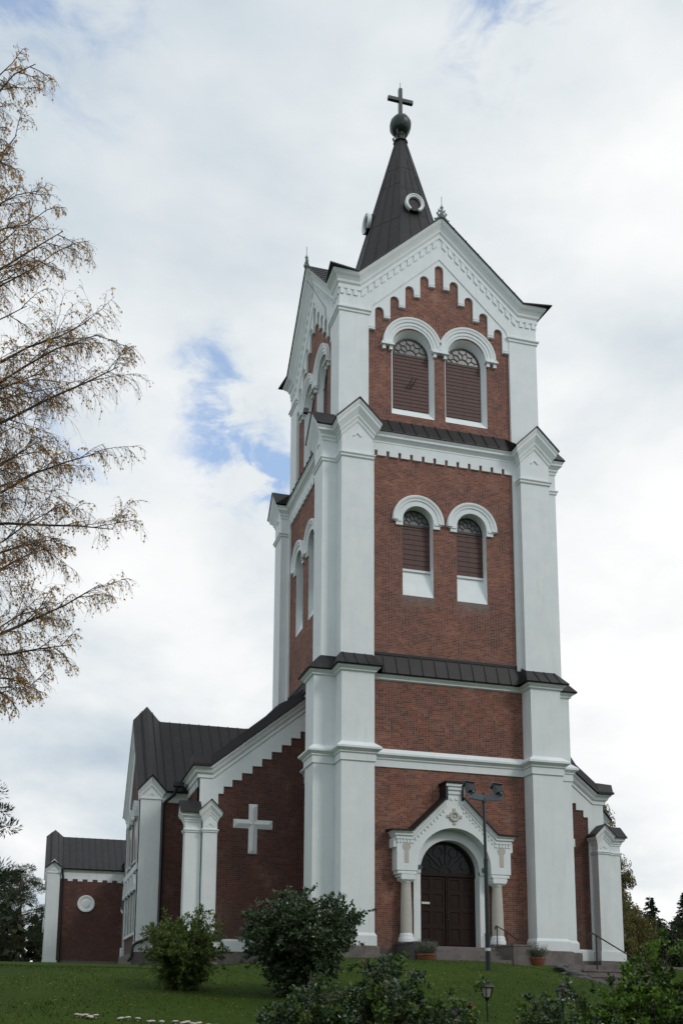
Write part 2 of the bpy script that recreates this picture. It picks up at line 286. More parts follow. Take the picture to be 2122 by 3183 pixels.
# ---------------------------------------------------------------- mesh builder
class MB:
    def __init__(s): s.v = []; s.f = []
    def add(s, vs, fs):
        k = len(s.v); s.v += [tuple(p) for p in vs]; s.f += [tuple(i+k for i in f) for f in fs]
    def box(s, a, b, T=None):
        (x0, y0, z0), (x1, y1, z1) = a, b
        vs = [(x0,y0,z0),(x1,y0,z0),(x1,y1,z0),(x0,y1,z0),(x0,y0,z1),(x1,y0,z1),(x1,y1,z1),(x0,y1,z1)]
        if T: vs = [T(*p) for p in vs]
        s.add(vs, [(0,3,2,1),(4,5,6,7),(0,1,5,4),(1,2,6,5),(2,3,7,6),(3,0,4,7)])
    def hexa(s, vs, T=None):
        if T: vs = [T(*p) for p in vs]
        s.add(vs, [(0,3,2,1),(4,5,6,7),(0,1,5,4),(1,2,6,5),(2,3,7,6),(3,0,4,7)])
    def loft(s, loops, closed=True, caps=True):
        n = len(loops[0]); k = len(s.v)
        for L in loops: s.v += [tuple(p) for p in L]
        for i in range(len(loops)-1):
            for j in range(n if closed else n-1):
                a = k+i*n+j; b = k+i*n+(j+1) % n
                s.f.append((a, b, b+n, a+n))
        if caps and closed:
            for i, rev in ((0, True), (len(loops)-1, False)):
                L = [Vector(p) for p in loops[i]]
                for t in tessellate_polygon([L]):
                    s.f.append(tuple(k+i*n+q for q in (reversed(t) if rev else t)))
    def plate(s, T, outer, holes, d0, d1, back=False):
        loops = [outer]+list(holes); flat = [p for L in loops for p in L]
        tris = tessellate_polygon([[Vector((u, z, 0)) for u, z in L] for L in loops])
        s.add([T(u, d0, z) for u, z in flat], tris)
        if back: s.add([T(u, d1, z) for u, z in flat], tris)
        for L in loops:
            n = len(L); s.add([T(u, d0, z) for u, z in L]+[T(u, d1, z) for u, z in L], [(i, (i+1) % n, n+(i+1) % n, n+i) for i in range(n)])
    def tube(s, path, rad, n=6, cap=True):
        path = [Vector(p) for p in path]
        if isinstance(rad, (int, float)): rad = [rad]*len(path)
        loops = []; ref = None
        for i, p in enumerate(path):
            d = (path[min(i+1, len(path)-1)]-path[max(i-1, 0)])
            if d.length < 1e-9: d = Vector((0, 0, 1))
            d.normalize()
            if ref is None: ref = d.orthogonal().normalized()
            ref = (ref-d*ref.dot(d)); ref = ref.normalized() if ref.length > 1e-6 else d.orthogonal().normalized()
            q = d.cross(ref)
            loops.append([p+(ref*cos(2*pi*j/n)+q*sin(2*pi*j/n))*rad[i] for j in range(n)])
        k = len(s.v)
        for L in loops: s.v += [tuple(p) for p in L]
        for i in range(len(loops)-1):
            for j in range(n):
                a = k+i*n+j; b = k+i*n+(j+1) % n; s.f.append((a, b, b+n, a+n))
        if cap: s.f.append(tuple(k+j for j in reversed(range(n)))); s.f.append(tuple(k+(len(loops)-1)*n+j for j in range(n)))
    def lathe(s, c, prof, n=24, T=None, rot=0.0):
        loops = [[(c[0]+r*cos(2*pi*j/n+rot), c[1]+r*sin(2*pi*j/n+rot), c[2]+z) for j in range(n)] for r, z in prof]
        if T: loops = [[T(*p) for p in L] for L in loops]
        k = len(s.v)
        for L in loops: s.v += L
        for i in range(len(loops)-1):
            for j in range(n):
                a = k+i*n+j; b = k+i*n+(j+1) % n; s.f.append((a, b, b+n, a+n))
        s.f.append(tuple(k+j for j in reversed(range(n)))); s.f.append(tuple(k+(len(loops)-1)*n+j for j in range(n)))
    def mesh(s, name, smooth=False, normals=True):
        me = bpy.data.meshes.new(name); me.from_pydata(s.v, [], s.f); me.update()
        if normals:
            bm = bmesh.new(); bm.from_mesh(me); bmesh.ops.recalc_face_normals(bm, faces=bm.faces); bm.to_mesh(me); bm.free()
        if smooth:
            for p in me.polygons: p.use_smooth = True
        return me
def tag(o, label=None, cat=None, group=None, kind=None):
    if label: o['label'] = label
    if cat: o['category'] = cat
    if group: o['group'] = group
    if kind: o['kind'] = kind
    return o
def obj(name, mb, mat, parent=None, smooth=False, normals=True, auto=None):
    me = mb.mesh(name, smooth, normals) if isinstance(mb, MB) else mb
    if mat: me.materials.append(mat)
    o = bpy.data.objects.new(name, me); COL.objects.link(o)
    if auto is not None:
        for p in me.polygons: p.use_smooth = True
        try: me.set_sharp_from_angle(angle=radians(auto))
        except Exception: pass
    if parent: o.parent = parent
    return o
def empty(name, loc=(0, 0, 0), rz=0.0):
    o = bpy.data.objects.new(name, None); o.location = loc; o.rotation_euler = (0, 0, rz); o.empty_display_size = 0.3
    COL.objects.link(o); return o
def side(k):
    return [lambda u, d, z: (u, -d, z), lambda u, d, z: (-d, -u, z), lambda u, d, z: (-u, d, z), lambda u, d, z: (d, u, z)][k]
def arch(c, hw, zb, zs, n=16):
    """round-headed opening, bottom zb, springing zs"""
    return [(c-hw, zb)]+[(c+hw, zb)]+[(c+hw*cos(pi*i/n), zs+hw*sin(pi*i/n)) for i in range(n+1)]
def offset_poly(P, e):
    n = len(P); out = []
    for i in range(n):
        p0, p1, p2 = Vector(P[i-1]), Vector(P[i]), Vector(P[(i+1) % n])
        a = (p1-p0).normalized(); b = (p2-p1).normalized()
        na = Vector((a.y, -a.x)); nb = Vector((b.y, -b.x))     # outward for CCW
        m = na+nb; k = 1+na.dot(nb)
        out.append(tuple(p1+m*(e/k)) if k > 1e-6 else tuple(p1+na*e))
    return out
def ring(mb, P, prof, skip=()):
    """profile [(e,z)...] swept round the closed CCW plan polygon P"""
    loops = [[(x, y, z) for x, y in offset_poly(P, e)] for e, z in prof]
    n = len(P)
    for i in range(len(loops)-1):
        for j in range(n):
            if j in skip: continue
            k = (j+1) % n
            mb.add([loops[i][j], loops[i][k], loops[i+1][k], loops[i+1][j]], [(0, 1, 2, 3)])
def prism(mb, P, z0, z1):
    mb.loft([[(x, y, z0) for x, y in P], [(x, y, z1) for x, y in P]])
def strip(mb, T, lines):
    """lines: list of polylines (same length) of (u,d,z)"""
    for a, b in zip(lines[:-1], lines[1:]):
        for i in range(len(a)-1):
            mb.add([T(*a[i]), T(*a[i+1]), T(*b[i+1]), T(*b[i])], [(0, 1, 2, 3)])
def cross_poly(a, b, F, W):
    """tower plan: wall at W, front piers |u| b..a at F, re-entrant corner at (a,a); CCW"""
    q = [(-b, -W), (-b, -F), (-a, -F), (-a, -a), (-F, -a), (-F, -b), (-W, -b)]   # front-left corner, clockwise
    pts = []
    for k in range(4):
        for x, y in q:
            for _ in range(k): x, y = y, -x
            pts.append((x, y))
    # clockwise -> reverse for CCW
    return pts[::-1]
# ================================================================ CHURCH
church = empty("church")
tag(church, "tall red brick church with white corner piers, belfry gables and a pointed dark spire", "church")
TOWER = []; PHASE = [0]
def cp(name, mb, mat, parent=church, label=None, **kw):
    o = obj(name, mb, mat, parent, **kw)
    if PHASE[0]: TOWER.append((o, PHASE[0]))
    if label: o['label'] = label
    return o

a1, b1, F1, W1 = 4.10, 2.93, 4.873, 4.228
a2, b2, F2, W2 = 4.069, 2.904, 4.624, 4.218
F3, b3, W3 = 4.023, 2.87, 3.90
foot1 = cross_poly(a1, b1, F1, W1); foot2 = cross_poly(a2, b2, F2, W2)

PHASE[0] = 1
# --- lower tower walls (brick) ; front has the door opening
DH = arch(0.0, 1.16, 1.9, 4.60, 18)
mb = MB()
mb.plate(side(0), [(-b1-.3, 1.3), (b1+.3, 1.3), (b1+.3, 11.6), (-b1-.3, 11.6)], [DH], W1, W1-.32)
for k in (1, 2, 3): mb.plate(side(k), [(-b1-.3, 1.3), (b1+.3, 1.3), (b1+.3, 11.6), (-b1-.3, 11.6)], [], W1, W1-.3)
cp("tower_wall", mb, m_brick)
# --- corner piers of the lower stage
def corner_poly(a, b, F, W):
    return [(-b, -F), (-b, -W+.25), (-W+.25, -b), (-F, -b), (-F, -a), (-a, -a), (-a, -F)][::-1]
def rotk(P, k):
    out = []
    for x, y in P:
        for _ in range(k): x, y = y, -x
        out.append((x, y))
    return out
def ccw(P):
    A = sum(P[i][0]*P[(i+1) % len(P)][1]-P[(i+1) % len(P)][0]*P[i][1] for i in range(len(P)))
    return P if A > 0 else P[::-1]
for k in range(4):
    P = ccw(rotk(corner_poly(a1, b1, F1, W1), k))
    mb = MB(); ring(mb, P, [(0.06, 1.95), (0.06, 2.28), (0.0, 2.38), (0.0, 11.5)])
    pier = cp("corner_pier", mb, m_white)
    mb = MB(); ring(mb, P, [(0.13, 0.6), (0.13, 1.93), (0.03, 1.97)])
    cp("stone_base", mb, m_stone, pier)
# stone base under the wall
mb = MB()
for k in range(4): mb.box((-b1, W1-.2, .6), (b1, W1+.08, 1.9), side(k))
cp("wall_plinth", mb, m_stone_dk)
# --- white string course
mb = MB(); ring(mb, foot1, [(0.0, 8.12), (0.045, 8.13), (0.045, 8.36), (0.09, 8.40), (0.09, 8.44), (0.17, 8.50), (0.21, 8.53), (0.21, 8.60), (0.0, 8.78)])
cp("string_course", mb, m_white)
# --- moulding below the first apron roof
mb = MB(); ring(mb, foot1, [(0.0, 11.24), (0.07, 11.27), (0.07, 11.32), (0.16, 11.38), (0.2, 11.43), (0.0, 11.5)])
cp("eave_moulding", mb, m_white)
# --- first apron roof
def apron(name, footA, e, zA, footB, zB_p, zB_w, thick=0.045):
    lo = offset_poly(footA, e); lo2 = offset_poly(footA, e-.03)
    n = len(lo); hi = []
    for i, (x, y) in enumerate(footB):
        onwall = (i % 7) in (0, 6)
        hi.append((x, y, zB_w if onwall else zB_p))
    L0 = [(x, y, zA-thick) for x, y in lo2]; L1 = [(x, y, zA) for x, y in lo]
    mb = MB(); loops = [L0, L1, hi]
    mb.loft([[(x*.8, y*.8, zA-thick) for x, y in footA], L0], caps=False)
    mb.loft(loops, caps=False)
    return cp(name, mb, m_metal), lo, hi
ap1, lo1, hi1 = apron("apron_roof", foot1, 0.25, 11.46, foot2, 11.99, 12.22)
def seams(mb, T, u0, u1, n, dlo, zlo, dhi, zhi, w=0.018, h=0.03):
    for i in range(n):
        u = u0+(u1-u0)*(i+.5)/n
        mb.hexa([(u-w, dlo-.02, zlo-.01), (u+w, dlo-.02, zlo-.01), (u+w, dlo+h, zlo), (u-w, dlo+h, zlo),
                 (u-w, dhi-.02, zhi), (u+w, dhi-.02, zhi), (u+w, dhi+h, zhi+.01), (u-w, dhi+h, zhi+.01)], T)
mb = MB()
for k in range(4):
    seams(mb, side(k), -2.65, 2.65, 11, W1+.25, 11.46, W2, 12.2)
    for s in (-1, 1): seams(mb, side(k), s*3.0, s*4.2, 3, F1+.25, 11.46, F2, 11.98)
    mb.box((-2.9, W2, 12.16), (2.9, W2+.05, 12.26), side(k))
cp("standing_seam", mb, m_metal_dk, ap1)

# --- middle stage: brick walls with two round-headed windows per side
WC = 1.053; WH = 0.59
mid_holes = lambda: [arch(-WC, WH, 14.5, 17.37, 16), arch(WC, WH, 14.5, 17.37, 16)]
mb = MB()
for k in range(4):
    mb.plate(side(k), [(-2.95, 12.0), (2.95, 12.0), (2.95, 20.3), (-2.95, 20.3)], mid_holes(), W2, W2-.3)
cp("tower_wall", mb, m_brick_up)
for k in range(4):
    P = ccw(rotk(corner_poly(a2, b2, F2, W2), k))
    mb = MB(); ring(mb, P, [(0.0, 11.85), (0.0, 20.3)])
    hw = (a2-b2)/2
    # gable faces above the capitals
    for kk, s in ((k, -1), ((k+1) % 4, 1)):
        c = s*(a2+b2)/2
        mb.plate(side(kk), [(c-hw, 20.3), (c+hw, 20.3), (c, 20.3+hw)], [], F2, F2-1.0)
        # small chevron relief
        for q in (-1, 1):
            mb.hexa([(c, F2, 20.29), (c+q*.16, F2, 20.13), (c+q*.13, F2+.03, 20.11), (c, F2+.03, 20.24),
                     (c, F2, 20.33), (c+q*.18, F2, 20.15), (c+q*.17, F2+.03, 20.15), (c, F2+.03, 20.32)], side(kk))
    pier = cp("corner_pier", mb, m_white)
    mb = MB(); ring(mb, P, [(0, 19.28), (.05, 19.32), (.05, 19.38), (.09, 19.42), (.09, 19.46), (0, 19.50)])
    cp("capital", mb, m_white, pier)
# white frame and dentil frieze of the brick panel
mb = MB()
nd = 12; frz = [(-b2-.05, 12.2), (-b2+.2, 12.2), (-b2+.2, 19.74)]
du = (2*(b2-.2))/(nd+.5)
for i in range(nd+1):
    u = -b2+.2+i*du*0.0
pts = [(-b2-.05, 12.05), (-b2+.16, 12.05), (-b2+.16, 19.74)]
span = 2*(b2-.16); gapw = .115; tw = (span-12*gapw-.0)/12.0
u = -b2+.16
for i in range(12):
    # starts with a gap for the first tooth
    pts += [(u+.0, 19.74)] if i == 0 else []
    pts += [(u+.02, 19.74), (u+.02, 19.94), (u+.02+gapw, 19.94), (u+.02+gapw, 19.74)] if True else []
    u += tw+gapw
pts += [(b2-.16, 19.74), (b2-.16, 12.05), (b2+.05, 12.05), (b2+.05, 20.3), (-b2-.05, 20.3)]
clean = [pts[0]]
for p in pts[1:]:
    if hypot(p[0]-clean[-1][0], p[1]-clean[-1][1]) > 1e-4: clean.append(p)
for k in range(4): mb.plate(side(k), clean, [], W2+.075, W2-.02)
cp("dentil_frieze", mb, m_white)

# --- main cornice: horizontal round the plan, raking over the pier faces
CP = [(0.0, 20.08), (0.04, 20.12), (0.04, 20.19), (0.09, 20.24), (0.09, 20.30), (0.16, 20.37), (0.22, 20.42), (0.22, 20.49), (0.27, 20.55), (0.27, 20.62)]
def edges_at(P, F):
    sk = []
    n = len(P)
    for i in range(n):
        p, q = P[i], P[(i+1) % n]
        for ax in (0, 1):
            if abs(abs(p[ax])-F) < 1e-5 and abs(p[ax]-q[ax]) < 1e-5: sk.append(i)
    return sk
mb = MB(); ring(mb, foot2, CP, skip=edges_at(foot2, F2))
hw2 = (a2-b2)/2; c2 = (a2+b2)/2
for k in range(4):
    for s in (-1, 1):
        strip(mb, side(k), [[(s*c2-hw2-e, F2+e, z), (s*c2, F2+e, z+hw2+e), (s*c2+hw2+e, F2+e, z)] for e, z in CP])
cp("main_cornice", mb, m_white)
# --- second apron roof with gablets over the piers
mb = MB(); ms = MB()
ez = .31; zt = 20.64
lo = offset_poly(foot2, ez); lod = offset_poly(foot2, .24)
sk = edges_at(foot2, F2); n = len(foot2)
for i in range(n):
    if i in sk: continue
    j = (i+1) % n
    p, q = lo[i], lo[j]
    # inner line at belfry wall
    def inner(pt):
        x, y = pt; m = 3.96
        return (max(-m, min(m, x)), max(-m, min(m, y)), 21.38 if abs(x) < 3.2 or abs(y) < 3.2 else 21.05)
    mb.add([(p[0], p[1], zt), (q[0], q[1], zt), inner(q), inner(p)], [(0, 1, 2, 3)])
    mb.add([(p[0], p[1], zt-.05), (q[0], q[1], zt-.05), (q[0], q[1], zt), (p[0], p[1], zt)], [(0, 1, 2, 3)])
    pd, qd = lod[i], lod[j]
    mb.add([(p[0], p[1], zt-.05), (q[0], q[1], zt-.05), (qd[0], qd[1], zt-.05), (pd[0], pd[1], zt-.05)], [(0, 1, 2, 3)])
for k in range(4):
    T = side(k)
    for s in (-1, 1):
        c = s*c2; H = hw2+ez; zr = zt+H
        for q in (-1, 1):     # two slopes running back to the belfry
            A = [(c, F2+ez, zr), (c+q*H, F2+ez, zt), (c+q*H, 3.4, zt), (c, 3.4, zr)]
            mb.hexa([(u, d, z-.05) for u, d, z in A]+A, T)
    # wall part
    seams(ms, T, -2.35, 2.35, 10, W2+ez, zt, 3.96, 21.38)
    # soffit of the slopes between the seams is the cornice itself
ap2 = cp("apron_roof", mb, m_metal)
cp("standing_seam", ms, m_metal_dk, ap2)

# --- belfry
BC = 1.075; BH = 0.86
bel_holes = lambda: [arch(-BC, BH, 21.72, 24.42, 18), arch(BC, BH, 21.72, 24.42, 18)]
mb = MB()
for k in range(4):
    mb.plate(side(k), [(-3.0, 20.9), (3.0, 20.9), (3.0, 25.9), (0, 28.75), (-3.0, 25.9)], bel_holes(), W3, W3-.06)
cp("tower_wall", mb, m_brick_up)
# splayed white reveals of the belfry windows, shutters, fanlights
def reveal(T, c, hw, zb, zs, dA, hwB, zbB, dB, n=18):
    A = arch(c, hw, zb, zs, n); B = arch(c, hwB, zbB, zs, n)
    mb = MB(); m = len(A)
    mb.add([T(u, dA, z) for u, z in A]+[T(u, dB, z) for u, z in B], [(i, (i+1) % m, m+(i+1) % m, m+i) for i in range(m)])
    return mb
def fanlight(T, c, r, zs, d, zt_off=0.06):
    n = 18
    mp = MB(); mp.plate(T, [(c-r, zs)]+[(c+r*cos(pi-pi*i/n), zs+r*sin(pi-pi*i/n)) for i in range(0, n+1)][::1], [], d, d-.02)
    ml = MB()
    def bar(p, q, w=.018):
        p = Vector(p); q = Vector(q); t = (q-p).normalized(); m = Vector((-t.y, t.x))*w
        ml.hexa([(p.x-m.x, d, p.y-m.y), (q.x-m.x, d, q.y-m.y), (q.x+m.x, d, q.y+m.y), (p.x+m.x, d, p.y+m.y),
                 (p.x-m.x, d+.03, p.y-m.y), (q.x-m.x, d+.03, q.y-m.y), (q.x+m.x, d+.03, q.y+m.y), (p.x+m.x, d+.03, p.y+m.y)], T)
    P = lambda rr, a: (c+rr*r*cos(radians(a)), zs+rr*r*sin(radians(a)))
    N_ = 6
    for i in range(8): bar(P(.34, i*22.5), P(.34, (i+1)*22.5), .012)
    for i in range(N_+1):
        a = i*180/N_
        if 0 < i < N_: bar(P(.34, a), P(.60, a), .010)
    for i in range(N_):
        a = (i+.5)*180/N_
        bar(P(.60, i*180/N_), P(.76, a), .010); bar(P(.76, a), P(.60, (i+1)*180/N_), .010); bar(P(.76, a), P(.98, a), .010)
    for i in range(16): bar(P(.965, i*11.25), P(.965, (i+1)*11.25), .03)
    ml.box((c-r, d, zs-.09), (c+r, d+.06, zs), T)
    return mp, ml
def shutter(T, c, hw, z0, z1, d, plank, par):
    mb = MB(); z = z0; i = 0
    mb.box((c-hw, d-.06, z0), (c+hw, d-.03, z1), T)
    while z < z1-.02:
        zz = min(z+plank, z1)
        mb.hexa([(c-hw, d-.03, z), (c+hw, d-.03, z), (c+hw, d+.008, z), (c-hw, d+.008, z),
                 (c-hw, d-.03, zz-.016), (c+hw, d-.03, zz-.016), (c+hw, d, zz-.016), (c-hw, d, zz-.016)], T)
        z = zz
    mb.box((c-.006, d-.01, z0), (c+.006, d+.012, z1), T)
    return cp("shutter", mb, m_shutter, par)
for k in range(4):
    T = side(k)
    for s in (-1, 1):
        c = s*BC
        rv = cp("belfry_window", reveal(T, c, BH, 21.72, 24.42, W3+.003, .71, 22.12, W3-.30), m_white)
        mb = MB(); mb.plate(T, [(u, z) for u, z in arch(c, .74, 22.0, 24.42, 14)], [], W3-.345, W3-.36); cp("backing", mb, m_lead, rv)
        shutter(T, c, .71, 22.12, 24.33, W3-.25, .148, rv)
        p, l = fanlight(T, c, .70, 24.40, W3-.29); cp("pane", p, m_pane, rv); cp("glazing_bar", l, m_lead, rv)
        if k == 0 and s == -1:
            mb = MB()
            for u0 in (-.14, .0):
                mb.tube([T(c+u0-.04, W3-.2, 22.98), T(c+u0+.15, W3+.02, 23.34)], .016, 5)
            mb.tube([T(c-.07, W3-.12, 23.12), T(c+.1, W3-.12, 23.14)], .014, 5)
            cp("iron_bracket", mb, m_black, rv)
# hood mouldings over the belfry windows
def hood(mb, T, c, zc, prof, d0, a0=0, a1=180, n=28):
    """profile [(r, e)] swept round the arch"""
    for (r0, e0), (r1, e1) in zip(prof[:-1], prof[1:]):
        for i in range(n):
            A = radians(a0+(a1-a0)*i/n); B = radians(a0+(a1-a0)*(i+1)/n)
            mb.add([T(c+r0*cos(A), d0+e0, zc+r0*sin(A)), T(c+r0*cos(B), d0+e0, zc+r0*sin(B)),
                    T(c+r1*cos(B), d0+e1, zc+r1*sin(B)), T(c+r1*cos(A), d0+e1, zc+r1*sin(A))], [(0, 1, 2, 3)])
    for A in (a0, a1):
        A = radians(A); mb.add([T(c+r*cos(A), d0+e, zc+r*sin(A)) for r, e in prof], [tuple(range(len(prof)))])
for k in range(4):
    T = side(k); mb = MB()
    for s in (-1, 1):
        hood(mb, T, s*BC*1.035, 24.56, [(.78, -.02), (.78, .04), (.86, .05), (.88, .08), (.97, .08), (1.0, .12), (1.08, .13), (1.12, .16), (1.18, .16), (1.18, -.02)], W3)
    for (u0, u1) in ((-2.37, -1.86), (-.33, .33), (1.86, 2.37)):
        mb.box((u0, W3-.02, 24.43), (u1, W3+.2, 24.49), T); mb.box((u0+.03, W3-.02, 24.49), (u1-.03, W3+.16, 24.57), T)
        for uu in (u0+.06, u1-.18): mb.box((uu, W3-.02, 24.27), (uu+.12, W3+.12, 24.43), T)
    cp("hood_moulding", mb, m_white)
# gable plates: outer frame with piers, inner stepped arcade
tops = [25.97, 26.54, 27.10, 27.655, 28.22]; tops = tops+tops[-2::-1]
for k in range(4):
    T = side(k)
    # inner arcade plate
    r = .178; P = [(-2.9, 24.98), (-2.43-r, 24.98)]; cor = []
    cor.append((-2.87, -2.43-r, 24.98))
    for i, zt_ in enumerate(tops):
        c = -2.43+.6075*i
        P += [(c-r*cos(pi*j/10), zt_-r+r*sin(pi*j/10)) for j in range(11)]
        if i < 8:
            zb = min(tops[i], tops[i+1])-.43; P += [(c+r, zb), (c+.6075-r, zb)]; cor.append((c+r, c+.6075-r, zb))
    P += [(2.43+r, 24.98), (2.9, 24.98), (2.9, 25.8), (0, 28.50), (-2.9, 25.8)]
    cor.append((2.43+r, 2.87, 24.98))
    mb = MB(); mb.plate(T, P, [], F3-.035, W3-.02)
    for u0, u1, zb in cor:
        for q in (0, .085): mb.box((u0+.012, W3, zb+q+.01), (u1-.012, F3-.008-q*.1, zb+q+.06), T)
    cp("stepped_arcade", mb, m_white)
    # outer gable frame
    P = [(-4.019, 25.6), (-2.88, 25.6), (-2.72, 25.95), (0, 28.48), (2.72, 25.95), (2.88, 25.6), (4.019, 25.6), (4.019, 26.5), (3.2, 26.5), (0, 29.42), (-3.2, 26.5), (-4.019, 26.5)]
    mb = MB(); mb.plate(T, P, [], F3, F3-.25)
    cp("gable", mb, m_white)
# belfry corner piers
for k in range(4):
    P = ccw(rotk([(-F3, -F3), (-b3, -F3), (-b3, -W3+.06), (-W3+.06, -b3), (-F3, -b3)], k))
    mb = MB(); ring(mb, P, [(0, 20.7), (0, 25.60)])
    pier = cp("corner_pier", mb, m_white)
    mb = MB(); ring(mb, P, [(0, 25.50), (.045, 25.53), (.045, 25.60), (.1, 25.64), (.1, 25.69), (0, 25.73)]); cp("capital", mb, m_white, pier)
# raking cornice of the belfry gables + dentils
BP = [(0.0, 26.42), (0.05, 26.44), (0.05, 26.60), (0.11, 26.66), (0.13, 26.74), (0.20, 26.83), (0.28, 26.90), (0.33, 26.97), (0.33, 27.03)]
def rakeline(e, z, F=F3, uk=3.2, sl=.915):
    k_ = uk+e*.4; return [(-F-e, F+e, z), (-k_, F+e, z), (0, F+e, z+sl*k_), (k_, F+e, z), (F+e, F+e, z)]
mb = MB()
for k in range(4): strip(mb, side(k), [rakeline(e, z) for e, z in BP])
bc = cp("gable_cornice", mb, m_white)
mb = MB()
for k in range(4):
    T = side(k)
    for s in (-1, 1):
        for i in range(12):          # along the rake, cut vertical
            u = .12+i*.262; z = 26.43+.915*(3.2-u); q = .915*.15
            mb.hexa([(s*u, F3, z-.26), (s*(u+.15), F3, z-.26-q), (s*(u+.15), F3+.045, z-.26-q), (s*u, F3+.045, z-.26),
                     (s*u, F3, z), (s*(u+.15), F3, z-q), (s*(u+.15), F3+.045, z-q), (s*u, F3+.045, z)], T)
        for i in range(3):
            u = 3.32+i*.262; mb.box((s*u, F3, 26.22), (s*(u+.15), F3+.045, 26.44), T)
cp("dentil_row", mb, m_white, bc)
# belfry roof: four crossing gables with flat kicked corners
mb = MB(); E3 = F3+.38; zk = 27.06; uk = 3.36; zr = zk+.915*uk
for k in range(4):
    T = side(k)
    for s in (-1, 1):
        A = [(0, E3, zr), (s*uk, E3, zk), (s*uk, uk, zk), (0, 0, zr)]
        mb.hexa([(u, d, z-.06) for u, d, z in A]+A, T)
        B = [(s*uk, E3, zk), (s*(E3+.12), E3+.12, zk+.03), (s*uk, uk, zk)]
        mb.add([T(*p) for p in B]+[T(u, d, z-.05) for u, d, z in B], [(0, 1, 2), (3, 5, 4), (0, 3, 4, 1), (1, 4, 5, 2), (2, 5, 3, 0)])
rf = cp("belfry_roof", mb, m_metal_dk)
mb = MB()
for k in range(4):
    T = side(k)
    for s in (-1, 1):
        for i in range(6):
            u = .5+i*.5; z = zr-.915*u
            mb.hexa([(s*(u-.015), u+.1, z), (s*(u+.015), u+.1, z), (s*(u+.015), E3, z), (s*(u-.015), E3, z),
                     (s*(u-.015), u+.1, z+.03), (s*(u+.015), u+.1, z+.03), (s*(u+.015), E3, z+.03), (s*(u-.015), E3, z+.03)], T)
cp("standing_seam", mb, m_metal_dk, rf)
# finials on the four gables
for k in range(4):
    T = side(k); mb = MB()
    c = (0, E3-.05)
    mb.lathe((c[0], c[1], zr-.1), [(.10, 0), (.13, .08), (.07, .14), (.09, .2), (.05, .26), (.05, .42), (.075, .46), (.045, .50), (.02, .58)], 10, T)
    for s in (-1, 1):
        mb.tube([T(s*.03, E3-.05, zr+.02), T(s*.14, E3-.05, zr+.03), T(s*.19, E3-.05, zr+.1), T(s*.15, E3-.05, zr+.15)], [.045, .045, .04, .035], 6)
        mb.tube([T(s*.02, E3-.05, zr+.2), T(s*.11, E3-.05, zr+.21), T(s*.13, E3-.05, zr+.28)], [.035, .04, .03], 6)
        mb.tube([T(s*.1, E3-.05, zr-.04), T(s*.26, E3-.05, zr-.2), T(s*.3, E3-.05, zr-.14)], [.04, .04, .03], 6)
    fo = cp("finial", mb, simple("verdigris_finial", (0.20, 0.23, 0.22), .6, .4, 12) if k == 0 else bpy.data.materials["verdigris_finial"])
    mb = MB(); mb.tube([T(0, E3-.05, zr+.4), T(0, E3-.05, zr+.86)], .011, 5); cp("lightning_rod", mb, m_black, fo)

PHASE[0] = 2
# --- spire (octagonal)
def oct_ring(R, z, n=8): return [(R*cos(radians(22.5+45*i)), R*sin(radians(22.5+45*i)), z) for i in range(n)]
RZ = lambda z: .25+.282*(37.5-z)
mb = MB(); mb.loft([oct_ring(RZ(27.4), 27.4), oct_ring(RZ(37.5), 37.5), oct_ring(.32, 37.5), oct_ring(.32, 37.56), oct_ring(.2, 37.62)])
spire = cp("spire", mb, m_metal)
mb = MB()
for i in range(8):
    A0 = radians(22.5+45*i); A1 = radians(22.5+45*(i+1))
    mb.tube([(RZ(28)*cos(A0), RZ(28)*sin(A0), 28), (RZ(37.5)*cos(A0), RZ(37.5)*sin(A0), 37.5)], .026, 5)
    for f in (1/3., 2/3.):
        P = [Vector((RZ(z)*(cos(A0)*(1-f)+cos(A1)*f), RZ(z)*(sin(A0)*(1-f)+sin(A1)*f), z)) for z in (28, 35.4 if f < .5 else 36.2)]
        mb.tube(P, .022, 5)
    for j, z in enumerate((30.2, 32.1, 34.0, 35.6)):       # cross joints of the sheets
        z = z+.3*((i*j) % 3)
        p0 = Vector((RZ(z)*cos(A0), RZ(z)*sin(A0), z)); p1 = Vector((RZ(z)*cos(A1), RZ(z)*sin(A1), z))
        mb.tube([p0, p1], .010, 4)
cp("standing_seam", mb, m_metal_dk, spire)
# round dormers
for k in range(4):
    T = side(k); zc = 33.15; dd = RZ(zc)*cos(radians(22.5))
    mb = MB(); n = 28
    def circ(r, d): return [T(r*cos(2*pi*i/n), d, zc+r*sin(2*pi*i/n)) for i in range(n)]
    mb.loft([circ(.40, dd-.35), circ(.40, dd+.24)], caps=False)
    dm = cp("round_dormer", mb, m_metal_dk, spire)
    mb = MB(); hood(mb, T, 0, zc, [(.28, .15), (.28, .235), (.30, .25), (.34, .25), (.36, .28), (.40, .28), (.42, .24), (.40, .1)], dd, -60, 240, 36)
    cp("dormer_ring", mb, m_white, spire)
    mb = MB(); mb.loft([circ(.30, dd+.10), circ(.30, dd+.15)]); cp("dormer_louvre", mb, m_metal, spire)
